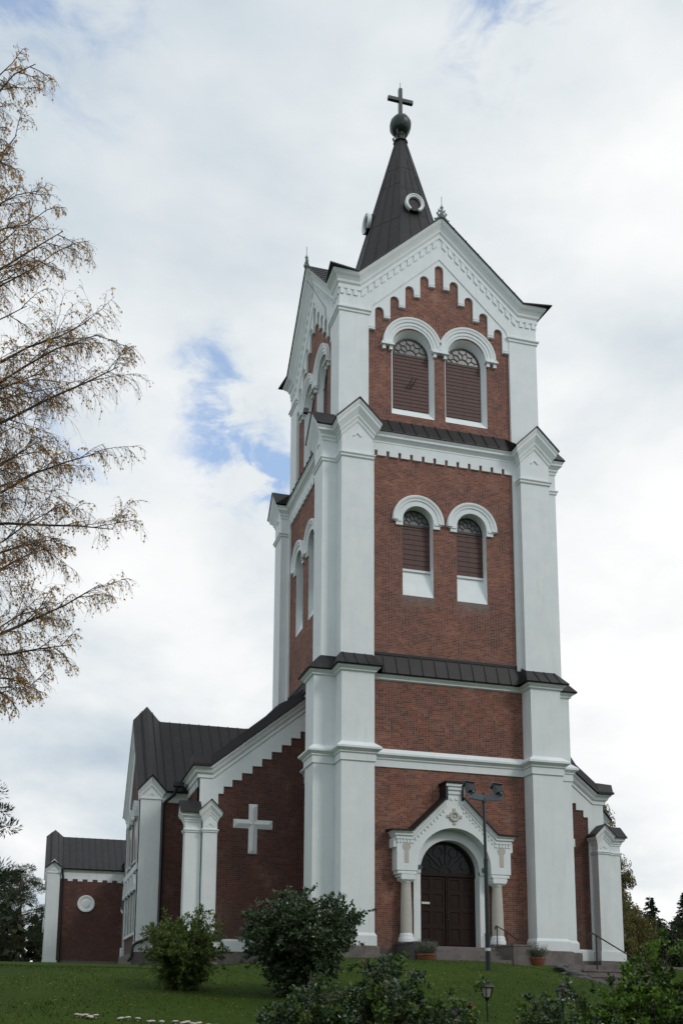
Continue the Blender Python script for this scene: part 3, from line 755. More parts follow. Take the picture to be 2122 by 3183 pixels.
# ball and cross
mb = MB()
mb.lathe((0, 0, 37.55), [(.30, 0), (.22, .06), (.13, .16), (.12, .28), (.2, .4)], 14)
for i in range(4):
    A = radians(45+90*i)
    mb.tube([(.12*cos(A), .12*sin(A), 37.62), (.3*cos(A), .3*sin(A), 37.78), (.36*cos(A), .36*sin(A), 37.92), (.29*cos(A), .29*sin(A), 37.95)], [.05, .05, .04, .03], 6)
cp("ball_mount", mb, m_copper, smooth=False)
mb = MB(); mb.lathe((0, 0, 38.39), [(.47*sin(pi*i/16)+.001, -.47*cos(pi*i/16)) for i in range(17)], 28)
ball = cp("ball", mb, m_copper, auto=40)
mb = MB()
for i in range(8):
    A = radians(45*i+10)
    mb.tube([(.475*sin(pi*j/10)*cos(A), .475*sin(pi*j/10)*sin(A), 38.39-.475*cos(pi*j/10)) for j in range(1, 10)], .012, 4)
cp("ball_seam", mb, m_copper, ball)
mb = MB(); mb.box((-.075, -.075, 38.8), (.075, .075, 40.28)); mb.box((-.58, -.07, 39.62), (-.07, .07, 39.78)); mb.box((.07, -.07, 39.62), (.58, .07, 39.78))
cr = cp("cross", mb, m_copper)
mb = MB(); mb.tube([(0, 0, 40.25), (0, 0, 40.62)], .012, 5); cp("lightning_rod", mb, m_black, cr)

PHASE[0] = 1
# --- middle stage windows
for k in range(4):
    T = side(k)
    for s in (-1, 1):
        c = s*WC
        mb = MB(); A = arch(c, WH, 14.5, 17.37, 16); m = len(A)
        B = arch(c, WH-.004, 15.6, 17.37, 16)
        mb.add([T(u, W2+.004, z) for u, z in A]+[T(u, W2-.40, z) for u, z in B], [(i, (i+1) % m, m+(i+1) % m, m+i) for i in range(m)])
        # slim white jamb lining standing proud of the brick edge
        wn = cp("arched_window", mb, m_white)
        mb = MB(); mb.plate(T, arch(c, .6, 15.5, 17.37, 14), [], W2-.42, W2-.44); cp("backing", mb, m_lead, wn)
        mb = MB(); mb.box((c-WH, W2-.41, 15.55), (c+WH, W2-.3, 15.63), T); cp("sill", mb, m_white, wn)
        shutter(T, c, WH, 15.63, 17.30, W2-.34, .195, wn)
        p, l = fanlight(T, c, WH-.01, 17.38, W2-.37); cp("pane", p, m_pane, wn); cp("glazing_bar", l, m_lead, wn)
        mb = MB()
        hood(mb, T, c, 17.36, [(WH, -.02), (WH, .075), (WH+.17, .08), (WH+.2, .12), (WH+.25, .12), (WH+.29, .15), (WH+.33, .17), (WH+.38, .17), (WH+.40, .14), (WH+.40, -.02)], W2)
        for q in (-1, 1):
            u0, u1 = sorted((c+q*WH, c+q*(WH+.26))); mb.box((u0, W2-.02, 17.14), (u1, W2+.076, 17.37), T)
            u0, u1 = sorted((c+q*(WH+.05), c+q*(WH+.33))); mb.box((u0, W2-.02, 17.27), (u1, W2+.11, 17.36), T)
            u0, u1 = sorted((c+q*(WH+.2), c+q*(WH+.40))); mb.box((u0, W2-.02, 17.31), (u1, W2+.16, 17.37), T)
        cp("hood_moulding", mb, m_white, wn)

PHASE[0] = 0
# the tower is a little less deep than wide
for o, ph in TOWER:
    for v_ in o.data.vertices:
        if ph == 1:
            if v_.co.y > -4.4: v_.co.y = -4.4+.88*(v_.co.y+4.4)
        else:
            v_.co.y -= .27; v_.co.z -= .25; v_.co.x -= .09
# ---------------------------------------------------------------- porch and door
T0 = side(0)
PF = 4.72; AH = 1.34; ZS = 4.71
def arcpts(hw, zs, n, rev=False):
    L = [(hw*cos(pi*i/n), zs+hw*sin(pi*i/n)) for i in range(n+1)]
    return L[::-1] if rev else L
P = [(-2.08, 4.52), (-AH, 4.52)]+arcpts(AH, ZS, 24, True)+[(AH, 4.52), (2.08, 4.52), (2.08, 5.62), (1.5, 5.62), (.25, 6.86), (.25, 7.5), (-.25, 7.5), (-.25, 6.86), (-1.5, 5.62), (-2.08, 5.62)]
mb = MB(); mb.plate(T0, P, [], PF, W1-.02)
for s in (-1, 1):
    # stepped corbels down to the capitals
    mb.box((s*1.36, W1-.02, 4.40), (s*2.04, PF-.03, 4.52), T0); mb.box((s*1.38, W1-.02, 4.30), (s*1.98, PF-.07, 4.40), T0)
    # side offsets
    mb.box((s*2.08, W1-.02, 5.3), (s*2.18, PF-.04, 5.62), T0)
porch = cp("porch", mb, m_white)
mb = MB(); PP = [(0, 5.55), (.04, 5.58), (.04, 5.66), (.09, 5.70), (.09, 5.76), (.14, 5.80), (.14, 5.87)]
def prl(e, z):
    k_ = 1.5+e*.4; n_ = .25+e*.6; sl = .98
    return [(-2.08-e, PF+e, z), (-k_, PF+e, z), (-n_, PF+e, z+sl*(k_-n_)), (-n_, PF+e, z+sl*(k_-n_)+.42+ (z-5.55)*.3), (n_, PF+e, z+sl*(k_-n_)+.42+(z-5.55)*.3), (n_, PF+e, z+sl*(k_-n_)), (k_, PF+e, z), (2.08+e, PF+e, z)]
strip(mb, T0, [prl(e, z) for e, z in PP])
for s in (-1, 1):
    strip(mb, T0, [[(s*(2.08+e), PF+e, z), (s*(2.08+e), W1, z)] for e, z in PP])
pc = cp("porch_cornice", mb, m_white, porch)
mb = MB()
for s in (-1, 1):
    for i in range(11):
        u = .34+i*.115; z = 5.55+.98*(1.5-u)
        mb.box((s*(u-.0), PF, z-.11), (s*(u+.06), PF+.03, z-.02), T0)
    for i in range(5): mb.box((s*(1.55+i*.115), PF, 5.45), (s*(1.61+i*.115), PF+.03, 5.56), T0)
for i in range(2): mb.box((-.13+i*.18, PF, 7.22), (-.05+i*.18, PF+.03, 7.3), T0); mb.box((-.13+i*.18, PF, 7.02), (-.05+i*.18, PF+.03, 7.09), T0)
cp("dentil_row", mb, m_white, pc)
# rosette and key-hole niches
mb = MB(); n = 24
hood(mb, T0, 0, 6.45, [(.10, .0), (.10, .05), (.13, .06), (.17, .06), (.19, .03), (.19, 0)], PF, 0, 360, n)
mb.lathe((0, 0, 0), [(.06, 0), (.06, .03), (.03, .045)], 14, lambda x, y, z: T0(x, PF+z, 6.45+y))
for i in range(4):
    A = radians(90*i); cx_, cz_ = .235*cos(A), .235*sin(A)
    mb.box((cx_-.045, PF, 6.45+cz_-.045), (cx_+.045, PF+.04, 6.45+cz_+.045), T0)
cp("rosette", mb, m_column, porch)
for s in (-1, 1):
    c = s*1.74; mb = MB()
    KP = [(c-.075, 4.78), (c+.075, 4.78), (c+.075, 5.20)]+[(c+.145*cos(radians(-58+296*i/16)), 5.33+.145*sin(radians(-58+296*i/16))) for i in range(17)]+[(c-.075, 5.20)]
    mb.plate(T0, KP, [], PF+.012, PF-.02)
    cp("keyhole_relief", mb, m_column, porch)
# porch roof
mb = MB()
def slab(A, T, th=.06): mb.hexa([(u, d, z-th) for u, d, z in A]+A, T)
for s in (-1, 1):
    slab([(s*.3, PF+.2, 7.11), (s*1.56, PF+.2, 5.90), (s*1.56, W1-.05, 5.98), (s*.3, W1-.05, 7.19)], T0)
    slab([(s*1.56, PF+.2, 5.90), (s*2.32, PF+.2, 5.88), (s*2.32, W1-.05, 5.96), (s*1.56, W1-.05, 5.98)], T0, .05)
    slab([(s*.3, PF+.05, 7.05), (s*.335, PF+.05, 7.05), (s*.335, W1, 7.05), (s*.3, W1, 7.05)], T0, .0)
mb.box((-.33, W1-.05, 7.0), (-.262, PF+.12, 7.6), T0); mb.box((.262, W1-.05, 7.0), (.33, PF+.12, 7.6), T0)
mb.box((-.37, W1-.05, 7.6), (.37, PF+.2, 7.66), T0)
cp("porch_roof", mb, m_metal_dk, porch)
# columns
for s in (-1, 1):
    cx_, cy_ = s*1.67, -4.47
    mb = MB(); mb.lathe((cx_, cy_, 2.42), [(.20, 0), (.198, .6), (.185, 1.1), (.16, 1.72)], 24)
    col_ = cp("column", mb, m_column, porch, auto=40)
    mb = MB(); mb.lathe((cx_, cy_, 2.13), [(.27, 0), (.27, .1), (.26, .13), (.235, .17), (.24, .21), (.225, .25), (.205, .29)], 24); cp("column_base", mb, m_white, col_, auto=40)
    mb = MB(); mb.lathe((cx_, cy_, 4.10), [(.165, 0), (.185, .02), (.185, .05), (.165, .07), (.18, .10)], 24)
    mb.hexa([(cx_-.19, cy_-.19, 4.16), (cx_+.19, cy_-.19, 4.16), (cx_+.19, cy_+.19, 4.16), (cx_-.19, cy_+.19, 4.16),
             (cx_-.25, cy_-.24, 4.22), (cx_+.25, cy_-.24, 4.22), (cx_+.25, cy_+.24, 4.22), (cx_-.25, cy_+.24, 4.22)])
    mb.box((cx_-.25, cy_-.24, 4.22), (cx_+.25, cy_+.24, 4.40)); mb.box((cx_-.29, cy_-.25, 4.40), (cx_+.29, cy_+.24, 4.46))
    cp("capital", mb, m_white, col_)
    mb = MB(); mb.box((cx_-.3, cy_-.27, 1.3), (cx_+.3, cy_+.26, 2.13)); cp("column_pedestal", mb, m_stone, col_)
# white portal lining behind the columns
mb = MB(); JH = 1.34
mb.plate(T0, [(-JH, 1.98), (-1.09, 1.98), (-1.09, 4.60)]+[(1.09*cos(pi-pi*i/20), 4.60+1.09*sin(pi-pi*i/20)) for i in range(21)]+[(1.09, 1.98), (JH, 1.98), (JH, 4.7)]+[(JH*cos(pi*i/20), 4.7+JH*sin(pi*i/20)) for i in range(21)]+[(-JH, 4.7)], [], W1+.10, W1-.3)
for s in (-1, 1): mb.box((s*1.09, W1+.02, 4.50), (s*1.3, W1+.14, 4.64), T0)
pt = cp("portal_frame", mb, m_white)
# door leaves, panels
for s in (-1, 1):
    mb = MB(); mb.box((s*.012, 3.90, 2.02), (s*1.09, 3.94, 4.46), T0)
    xs = [.06, .56, 1.05]; zs_ = [2.1, 2.72, 3.3, 3.9, 4.42]
    for i in range(2):
        for j in range(4):
            x0, x1, z0, z1 = xs[i], xs[i+1], zs_[j], zs_[j+1]
            for (p, q) in (((x0, z0), (x0+.07, z1)), ((x1-.07, z0), (x1, z1)), ((x0+.07, z1-.07), (x1-.07, z1)), ((x0+.07, z0), (x1-.07, z0+.07))):
                mb.box((s*p[0], 3.94, p[1]), (s*q[0], 3.962, q[1]), T0)
            mb.box((s*(x0+.13), 3.94, z0+.13), (s*(x1-.13), 3.95, z1-.13), T0)
    dl = cp("door_leaf", mb, m_door)
    if s > 0:
        mb = MB(); mb.tube([T0(.07, 3.98, 3.02), T0(.07, 4.04, 3.04), T0(.07, 4.04, 3.18), T0(.07, 3.98, 3.2)], .016, 6); mb.box((.04, 3.975, 2.95), (.1, 3.985, 3.25), T0); cp("door_handle", mb, m_black, dl)
    else:
        mb = MB(); mb.box((-.92, 3.98, 3.48), (-.62, 3.99, 3.555), T0); cp("nameplate", mb, m_sign, dl)
mb = MB(); mb.box((-1.09, 3.88, 4.46), (1.09, 4.0, 4.58), T0); mb.box((-.025, 3.94, 2.02), (.025, 3.99, 4.46), T0)
df = cp("door_frame", mb, m_door)
mb = MB(); mb.plate(T0, [(1.09*cos(pi*i/20), 4.58+1.09*sin(pi*i/20)) for i in range(21)], [], 3.92, 3.90); cp("fanlight", mb, m_pane_dk, df)
mb = MB()
hood(mb, T0, 0, 4.58, [(1.0, 0), (1.0, .07), (1.09, .07), (1.09, 0)], 3.92)
hood(mb, T0, 0, 4.58, [(.20, 0), (.20, .04), (.235, .04), (.235, 0)], 3.92, n=14)
for i in range(1, 8):
    A = radians(22.5*i); t = Vector((cos(A), sin(A))); q = Vector((-t.y, t.x))*.016; p0 = t*.235; p1 = t*(.62 if i % 2 else 1.0)
    mb.hexa([T0(p0.x-q.x, 3.92, 4.58+p0.y-q.y), T0(p1.x-q.x, 3.92, 4.58+p1.y-q.y), T0(p1.x+q.x, 3.92, 4.58+p1.y+q.y), T0(p0.x+q.x, 3.92, 4.58+p0.y+q.y),
             T0(p0.x-q.x, 3.96, 4.58+p0.y-q.y), T0(p1.x-q.x, 3.96, 4.58+p1.y-q.y), T0(p1.x+q.x, 3.96, 4.58+p1.y+q.y), T0(p0.x+q.x, 3.96, 4.58+p0.y+q.y)])
for i in range(4):
    A = radians(22.5+45*i); cc_ = Vector((.78*cos(A), .78*sin(A)))
    hood(mb, T0, cc_.x, 4.58+cc_.y, [(.165, 0), (.165, .03), (.178, .03), (.178, 0)], 3.92, 0, 360, 14)
cp("fanlight_bar", mb, m_lead_dk, df)
for x in (-1.16, 1.2):
    mb = MB(); mb.box((x-.03, 4.36, 4.62), (x+.03, 4.52, 4.76), T0); mb.tube([T0(x, 4.44, 4.69), T0(x, 4.6, 4.66)], .05, 8); cp("porch_spotlight", mb, m_grey)
# ---------------------------------------------------------------- nave
NW = 8.2; NY = 0.8                       # half width, front plane y = -0.8
ZE = 8.06; NSL = .817
wall_top = lambda u: ZE+.3+NSL*(7.7-abs(u)) if abs(u) < 7.7 else ZE+.3
mb = MB()
def nave_front_poly(z0):
    return [(-NW, z0), (NW, z0), (NW, ZE), (7.7, ZE), (0, ZE+NSL*7.7), (-7.7, ZE), (-NW, ZE)]
mb.plate(T0, nave_front_poly(2.2), [], NY, NY-.5)
Ln = 34.0
mb.plate(lambda u, d, z: (-d, u, z), [(-NY, 2.2), (Ln, 2.2), (Ln, 8.0), (-NY, 8.0)], [], NW, NW-.4)
mb.plate(lambda u, d, z: (d, u, z), [(-NY, 2.2), (Ln, 2.2), (Ln, 8.0), (-NY, 8.0)], [], NW, NW-.4)
cp("nave_wall", mb, m_brick_shaded)
# recessed cross reliefs on both halves of the front
for s in (-1, 1):
    cx_ = s*6.19; mb = MB()
    def crossp(w, L, R, B): return [(cx_-w, B), (cx_+w, B), (cx_+w, 6.47-w), (cx_+L, 6.47-w), (cx_+L, 6.47+w), (cx_+w, 6.47+w), (cx_+w, R), (cx_-w, R), (cx_-w, 6.47+w), (cx_-L, 6.47+w), (cx_-L, 6.47-w), (cx_-w, 6.47-w)]
    A = crossp(.165, .735, 7.22, 5.38); B = crossp(.002, .735-.16, 7.22-.16, 5.38+.16); n = len(A)
    OUT = crossp(.172, .742, 7.227, 5.373)
    mb.add([T0(u, NY+.006, z) for u, z in A]+[T0(u, NY+.075, z) for u, z in B], [(i, (i+1) % n, n+(i+1) % n, n+i) for i in range(n)])
    cp("cross_relief", mb, m_white)
# white stepped gable frieze + corner strip + base
steps = [(7.51, 7.53), (7.32, 7.81), (7.0, 8.08), (6.65, 8.36), (6.26, 8.65), (5.9, 8.95), (5.54, 9.25), (5.16, 9.54), (4.80, 9.84), (4.44, 10.12), (4.08, 10.41), (3.72, 10.70)]
for s in (-1, 1):
    P = [(NW, 2.2), (7.51, 2.2), (7.51, 7.53)]
    for (u0, z0), (u1, z1) in zip(steps[:-1], steps[1:]): P += [(u1, z0), (u1, z1)]
    P += [(3.4, 10.70), (3.4, ZE+NSL*(7.7-3.4)), (7.7, ZE), (NW, ZE)]
    mb = MB(); mb.plate(T0, [(s*u, z) for u, z in P], [], NY+.05, NY-.02)
    cp("stepped_frieze", mb, m_white)
mb = MB(); nfoot = [(-NW, -NY), (NW, -NY), (NW, Ln), (-NW, Ln)]
ring(mb, nfoot, [(.07, 1.82), (.07, 2.18), (.0, 2.26)]); cp("nave_base", mb, m_white)
mb = MB(); ring(mb, nfoot, [(.12, .6), (.12, 1.80), (.02, 1.84)]); cp("nave_plinth", mb, m_stone)
# raking cornice of the nave
NP = [(0.0, 8.04), (0.09, 8.08), (0.09, 8.20), (0.16, 8.26), (0.2, 8.36), (0.27, 8.42), (0.27, 8.50)]
mb = MB()
for s in (-1, 1):
    def nl(e, z):
        k_ = 7.7+e*.4; return [(s*(NW+e), NY+e, z), (s*k_, NY+e, z), (s*3.0, NY+e, z+NSL*(k_-3.0))]
    strip(mb, T0, [nl(e, z) for e, z in NP])
    Ts = (lambda s: lambda u, d, z: (s*d, u, z))(s)
    strip(mb, Ts, [[(-NY-e, NW+e, z), (Ln, NW+e, z)] for e, z in NP])
    for i in range(7):
        u = -.55+i*.36; mb.box((u, NW, 7.78), (u+.2, NW+.06, 8.05), Ts)
cp("nave_cornice", mb, m_white)
# roof: slopes plus raised verge band
mb = MB(); hz = 8.52
zR = hz+NSL*7.85
for s in (-1, 1):
    A = [(s*0, NY+.3, zR), (s*7.85, NY+.3, hz), (s*7.85, -Ln, hz), (s*0, -Ln, zR)]
    mb.hexa([(u, d, z-.06) for u, d, z in A]+A, T0)
    A = [(s*7.85, NY+.3, hz), (s*8.52, NY+.3, hz-.0), (s*8.52, -Ln, hz-.12), (s*7.85, -Ln, hz)]
    mb.hexa([(u, d, z-.05) for u, d, z in A]+A, T0)
    # verge upstand
    mv = MB()
    L = [(s*8.52, hz-.03), (s*7.85, hz-.03), (s*3.0, hz+NSL*4.85-.03)]
    for (u0, z0), (u1, z1) in zip(L[:-1], L[1:]):
        mv.hexa([(u0, NY-.5, z0), (u1, NY-.5, z1), (u1, NY+.34, z1), (u0, NY+.34, z0),
                 (u0, NY-.45, z0+.40), (u1, NY-.45, z1+.44), (u1, NY+.22, z1+.44), (u0, NY+.22, z0+.40)], T0)
    mv.hexa([(s*8.52, NY+.34, hz-.05), (s*7.85, NY+.34, hz-.05), (s*7.85, NY+.37, hz-.05), (s*8.54, NY+.37, hz-.05), (s*8.52, NY+.34, hz+.04), (s*7.85, NY+.34, hz+.04), (s*7.85, NY+.37, hz+.04), (s*8.54, NY+.37, hz+.04)], T0)
    cp("roof_verge", mv, m_metal_dk)
nr = cp("nave_roof", mb, m_metal)
mb = MB()
for s in (-1, 1):
    for i in range(40):
        y = 1.0+i*.8
        if y > 32: break
        mb.hexa([(s*.1, -y-.015, zR-.08), (s*7.85, -y-.015, hz), (s*7.85, -y+.015, hz), (s*.1, -y+.015, zR-.08),
                 (s*.1, -y-.015, zR-.05), (s*7.85, -y-.015, hz+.03), (s*7.85, -y+.015, hz+.03), (s*.1, -y+.015, zR-.05)], T0)
cp("standing_seam", mb, m_metal_dk, nr)

# --- pier with gablet, generic
def gab_pier(T, c, hw, dback, dfront, z0, zcap, sc, top=None, base=True, roof_back=None, label=None):
    """pier projecting from dback to dfront; gablet above zcap; sc scales the moulding"""
    mb = MB(); zt_ = zcap+.62*sc
    mb.box((c-hw, dback, z0), (c+hw, dfront, zt_), T)
    mb.plate(T, [(c-hw, zt_), (c+hw, zt_), (c, zt_+hw)], [], dfront, dback)
    for q in (-1, 1):
        mb.hexa([(c, dfront, zcap+.42*sc), (c+q*.16*sc, dfront, zcap+.26*sc), (c+q*.13*sc, dfront+.02, zcap+.24*sc), (c, dfront+.02, zcap+.37*sc),
                 (c, dfront, zcap+.46*sc), (c+q*.18*sc, dfront, zcap+.28*sc), (c+q*.17*sc, dfront+.02, zcap+.28*sc), (c, dfront+.02, zcap+.45*sc)], T)
    if base:
        mb.box((c-hw-.06, dback, 1.82), (c+hw+.06, dfront+.06, 2.18), T)
    pier = cp("corner_pier", mb, m_white)
    mb = MB()
    pr = [(0, zcap), (.04*sc, zcap+.03*sc), (.04*sc, zcap+.08*sc), (.07*sc, zcap+.1*sc), (.07*sc, zcap+.14*sc), (0, zcap+.17*sc)]
    strip(mb, T, [[(c-hw-e, dback, z), (c-hw-e, dfront+e, z), (c+hw+e, dfront+e, z), (c+hw+e, dback, z)] for e, z in pr])
    CPs = [(e*sc*.75, zt_-.2*sc+(z-20.08)*sc*.75) for e, z in CP]
    strip(mb, T, [[(c-hw-e, dback, z), (c-hw-e, dfront+e, z), (c, dfront+e, z+hw+e), (c+hw+e, dfront+e, z), (c+hw+e, dback, z)] for e, z in CPs])
    cp("moulding", mb, m_white, pier)
    e, z = CPs[-1]; e += .04; H = hw+e; mb = MB()
    rb = dback if roof_back is None else roof_back
    for q in (-1, 1):
        A = [(c, dfront+e, z+H), (c+q*H, dfront+e, z), (c+q*H, rb, z), (c, rb, z+H)]
        mb.hexa([(u, d, zz-.045) for u, d, zz in A]+A, T)
    cp("pier_roof", mb, m_metal, pier)
    if base:
        mb = MB(); mb.box((c-hw-.12, dback, .6), (c+hw+.12, dfront+.12, 1.81), T); cp("stone_base", mb, m_stone, pier)
    return pier
TL = lambda u, d, z: (-d, -u, z); TR = lambda u, d, z: (d, u, z)
for s in (-1, 1):
    gab_pier(T0, s*7.86, .25, NY-.05, 1.32, 1.8, 5.98, .9)
gab_pier(TL, .86, .25, NW-.05, 8.72, 1.8, 5.98, .9)
gab_pier(TR, -.86, .25, NW-.05, 8.72, 1.8, 5.98, .9)

# --- transepts: short cross arms with gabled ends and folded roof edges
def transept(sx, X, y0, y1, name_l, zb=1.3, ez_=7.7, pw=.40, fold_h=.62, rs=1.0):
    """arm reaching x = sx*X between y0 (front wall) and y1"""
    ym = (y0+y1)/2; hwid = (y1-y0)/2
    zt_ = ez_+.35                                    # cornice top
    zr_ = zt_+rs*(hwid+.1)*.95
    Tf = lambda u, d, z: (sx*u, y0-d, z)             # u measured outwards from the axis, d towards the viewer
    Tb = lambda u, d, z: (sx*u, y1+d, z)
    Te = lambda u, d, z: (sx*(X+d), ym+u, z)
    xi = 4.0
    mb = MB()
    mb.plate(Tf, [(xi, zb), (X-.1, zb), (X-.1, ez_+.1), (xi, ez_+.1)], [], 0, -.4)
    mb.plate(Tb, [(xi, zb), (X-.1, zb), (X-.1, ez_+.1), (xi, ez_+.1)], [], 0, -.4)
    gz = zr_-.45
    mb.plate(Te, [(-hwid+.05, zb), (hwid-.05, zb), (hwid-.05, ez_+.1), (0, gz), (-hwid+.05, ez_+.1)], [], -.06, -.5)
    tw_ = cp("transept_wall", mb, m_brick_shaded)
    # white front piers (broad, flat) and eave band
    for TT in (Tf, Tb):
        mb = MB(); c = X-pw; mb.box((c-pw, -.45, zb), (c+pw, .06, ez_+.1), TT)
        mb.plate(TT, [(c-pw, ez_+.1), (c+pw, ez_+.1), (c, ez_+.1+pw*1.05)], [], .06, -.4)
        for q in (-1, 1):
            mb.hexa([(c, .06, ez_+.28), (c+q*.12, .06, ez_+.16), (c+q*.10, .08, ez_+.14), (c, .08, ez_+.23),
                     (c, .06, ez_+.31), (c+q*.14, .06, ez_+.18), (c+q*.13, .08, ez_+.18), (c, .08, ez_+.30)], TT)
        mb.box((c-pw-.03, -.4, ez_), (c+pw+.03, .10, ez_+.05), TT)
        mb.box((c-pw-.05, -.4, 1.82), (c+pw+.05, .12, 2.2), TT)
        pr = cp("corner_pier", mb, m_white)
        mb = MB()
        RP = [(0.0, zt_-.30), (.05, zt_-.26), (.05, zt_-.20), (.1, zt_-.14), (.14, zt_-.08), (.14, zt_-.02)]
        strip(mb, TT, [[(c-pw-e, .06+e, z), (c, .06+e, z+1.05*(pw+e)), (c+pw+e, .06+e, z)] for e, z in RP])
        strip(mb, TT, [[(xi, .0+e, z), (c-pw-e, .0+e, z)] for e, z in [(0.02, ez_-.1), (.04, ez_-.08), (.04, ez_+.1), (.1, ez_+.18), (.16, ez_+.26), (.16, ez_+.33)]])
        cp("moulding", mb, m_white, pr)
    # plinth
    mb = MB(); mb.box((xi, -.3, .6), (X+.1, .14, 1.80), Tf); mb.box((xi, -.3, 1.80), (X-2*pw-.06, .07, 2.2), Tf); mb.box((-hwid, -.2, .6), (hwid, .1, 1.80), Te)
    cp("transept_plinth", mb, m_stone)
    # roof with the inverted-V fold over the pier line
    mb = MB(); ef = .26
    fold = [(xi-4, 0), (X-2*pw-.16, 0), (X-pw, fold_h), (X+.16, -.02)]
    Pn = []
    for (u, dz) in fold: Pn.append((u, dz))
    for TT in (Tf, Tb):
        sg = 1
        lowl = [TT(u, ef, zt_+dz-.02) for u, dz in Pn]; hgh = [TT(u, -(hwid), zr_+dz) for u, dz in Pn]
        lowb = [TT(u, ef-.02, zt_+dz-.09) for u, dz in Pn]; hghb = [TT(u, -(hwid), zr_+dz-.07) for u, dz in Pn]
        m = len(Pn)
        mb.add(lowl+hgh, [(i, i+1, m+i+1, m+i) for i in range(m-1)])
        mb.add(lowb+hghb, [(i, i+1, m+i+1, m+i) for i in range(m-1)])
        mb.add(lowl+lowb, [(i, i+1, m+i+1, m+i) for i in range(m-1)])
        mb.add([lowl[-1], hgh[-1], hghb[-1], lowb[-1]], [(0, 1, 2, 3)])
    tr = cp("transept_roof", mb, m_metal, normals=False)
    mb = MB()
    for TT in (Tf, Tb):
        def zat(u):
            for (u0, z0), (u1, z1) in zip(Pn[:-1], Pn[1:]):
                if u0 <= u <= u1: return z0+(z1-z0)*(u-u0)/(u1-u0)
            return 0
        us = [X-.12, X-pw*.45, X-pw*1.6, X-2*pw-.16]+[X-2*pw-.16-.42*i for i in range(1, 12)]
        for u in us:
            mb.tube([TT(u, ef, zt_+zat(u)), TT(u, -hwid, zr_+zat(u)+.015)], .020, 4)
        mb.tube([TT(u, ef, zt_+dz-.03) for u, dz in Pn], .03, 5)
    cp("standing_seam", mb, m_metal_dk, tr)
    # gable end: raking cornice, strips, arches
    mb = MB(); RE = [(0, -.34), (.05, -.30), (.05, -.22), (.10, -.15), (.16, -.08), (.16, 0)]
    strip(mb, Te, [[(-hwid-e, e-.02, zt_+dz), (0, e-.02, zr_+dz-.03), (hwid+e, e-.02, zt_+dz)] for e, dz in RE])
    mb.plate(Te, [(-hwid, ez_-.5), (-hwid+.6, ez_-.5), (0, zr_-1.1), (hwid-.6, ez_-.5), (hwid, ez_-.5), (hwid, ez_), (0, zr_-.3), (-hwid, ez_)], [], -.02, -.1)
    mb.box((-hwid+.1, -.1, 4.98), (hwid-.1, .05, 5.22), Te)
    for u in (-hwid+.35, hwid-.35): mb.box((u-.35, -.2, zb), (u+.35, .0, ez_), Te)
    cp("gable_trim", mb, m_white)
    for (c, z0, z1, w) in ((-1.1, 5.4, 7.3, .45), (1.1, 5.4, 7.3, .45), (-1.75, 2.5, 4.3, .38), (-.6, 2.5, 4.3, .38), (.6, 2.5, 4.3, .38), (1.75, 2.5, 4.3, .38)):
        mb = MB(); hood(mb, Te, c, z1-w*.0, [(w-.05, -.08), (w-.05, .02), (w+.12, .06), (w+.22, .10), (w+.22, -.08)], 0, n=12)
        for q in (-1, 1):
            u0, u1 = sorted((c+q*w, c+q*(w+.1))); mb.box((u0, -.08, z0), (u1, -.02, z1), Te)
            u0, u1 = sorted((c+q*w, c+q*(w+.24))); mb.box((u0, -.08, z1-.08), (u1, .10, z1), Te)
        mb.hexa([(c-w, -.2, z0), (c+w, -.2, z0), (c+w, .03, z0), (c-w, .03, z0), (c-w, -.2, z0+.3), (c+w, -.2, z0+.3), (c+w, .03, z0+.06), (c-w, .03, z0+.06)], Te)
        w_ = cp("arched_window", mb, m_white)
        mb = MB(); mb.plate(Te, arch(c, w, z0+.1, z1, 10), [], -.045, -.055); cp("pane", mb, m_pane_dk, w_)
    return tw_
transept(-1, 10.05, 1.92, 7.8, "near", rs=1.25)
transept(1, 10.05, 1.92, 7.8, "near right", rs=1.25)
transept(-1, 13.2, 28.0, 34.4, "far", zb=1.5, rs=.80, fold_h=.45)
transept(1, 13.2, 28.0, 34.4, "far right", zb=1.5, rs=.80, fold_h=.45)
# frieze teeth and round medallion on the far transept
Tf = lambda u, d, z: (-u, 28.0-d, z)
mb = MB(); mb.box((8.2, -.05, 7.38), (12.36, .035, 7.62), Tf)
for i in range(8): mb.box((11.61-.625*i, -.05, 7.24), (11.61-.625*i+.31, .035, 7.38), Tf)
cp("dentil_frieze", mb, m_white)
mb = MB(); hood(mb, Tf, 10.7, 5.83, [(.0, .05), (.22, .05), (.24, .02), (.28, .03), (.34, .02), (.40, .06), (.47, .08), (.54, .08), (.54, -.02)], 0, 0, 360, 40)
cp("round_medallion", mb, m_white)
# buttress further down the nave
TLn = lambda u, d, z: (-d, u, z)
for y in (14.0, 20.0):
    gab_pier(TLn, y, .3, NW-.05, 8.95, 1.4, 4.2, .8, base=False)
# downpipes
def pipe(path, r=.065):
    mb = MB(); mb.tube(path, r, 8); return cp("downpipe", mb, m_black, auto=50)
pipe([(-8.62, 1.45, 8.22), (-8.75, 1.5, 8.08), (-8.78, 1.6, 7.9), (-9.1, 1.72, 7.62), (-9.19, 1.76, 7.5), (-9.19, 1.76, 2.5), (-9.25, 1.7, 2.38), (-9.7, 1.68, 2.28), (-10.05, 1.66, 2.14), (-10.17, 1.64, 2.0), (-10.2, 1.62, 1.62), (-10.32, 1.6, 1.46)])
pipe([(-12.3, 27.65, 8.0), (-12.28, 27.8, 7.8), (-12.22, 27.86, 7.5), (-12.22, 27.86, 1.8)], .07)
mb = MB(); mb.box((-8.85, 1.35, 8.18), (-8.45, 1.62, 8.34)); cp("gutter_outlet", mb, m_black)
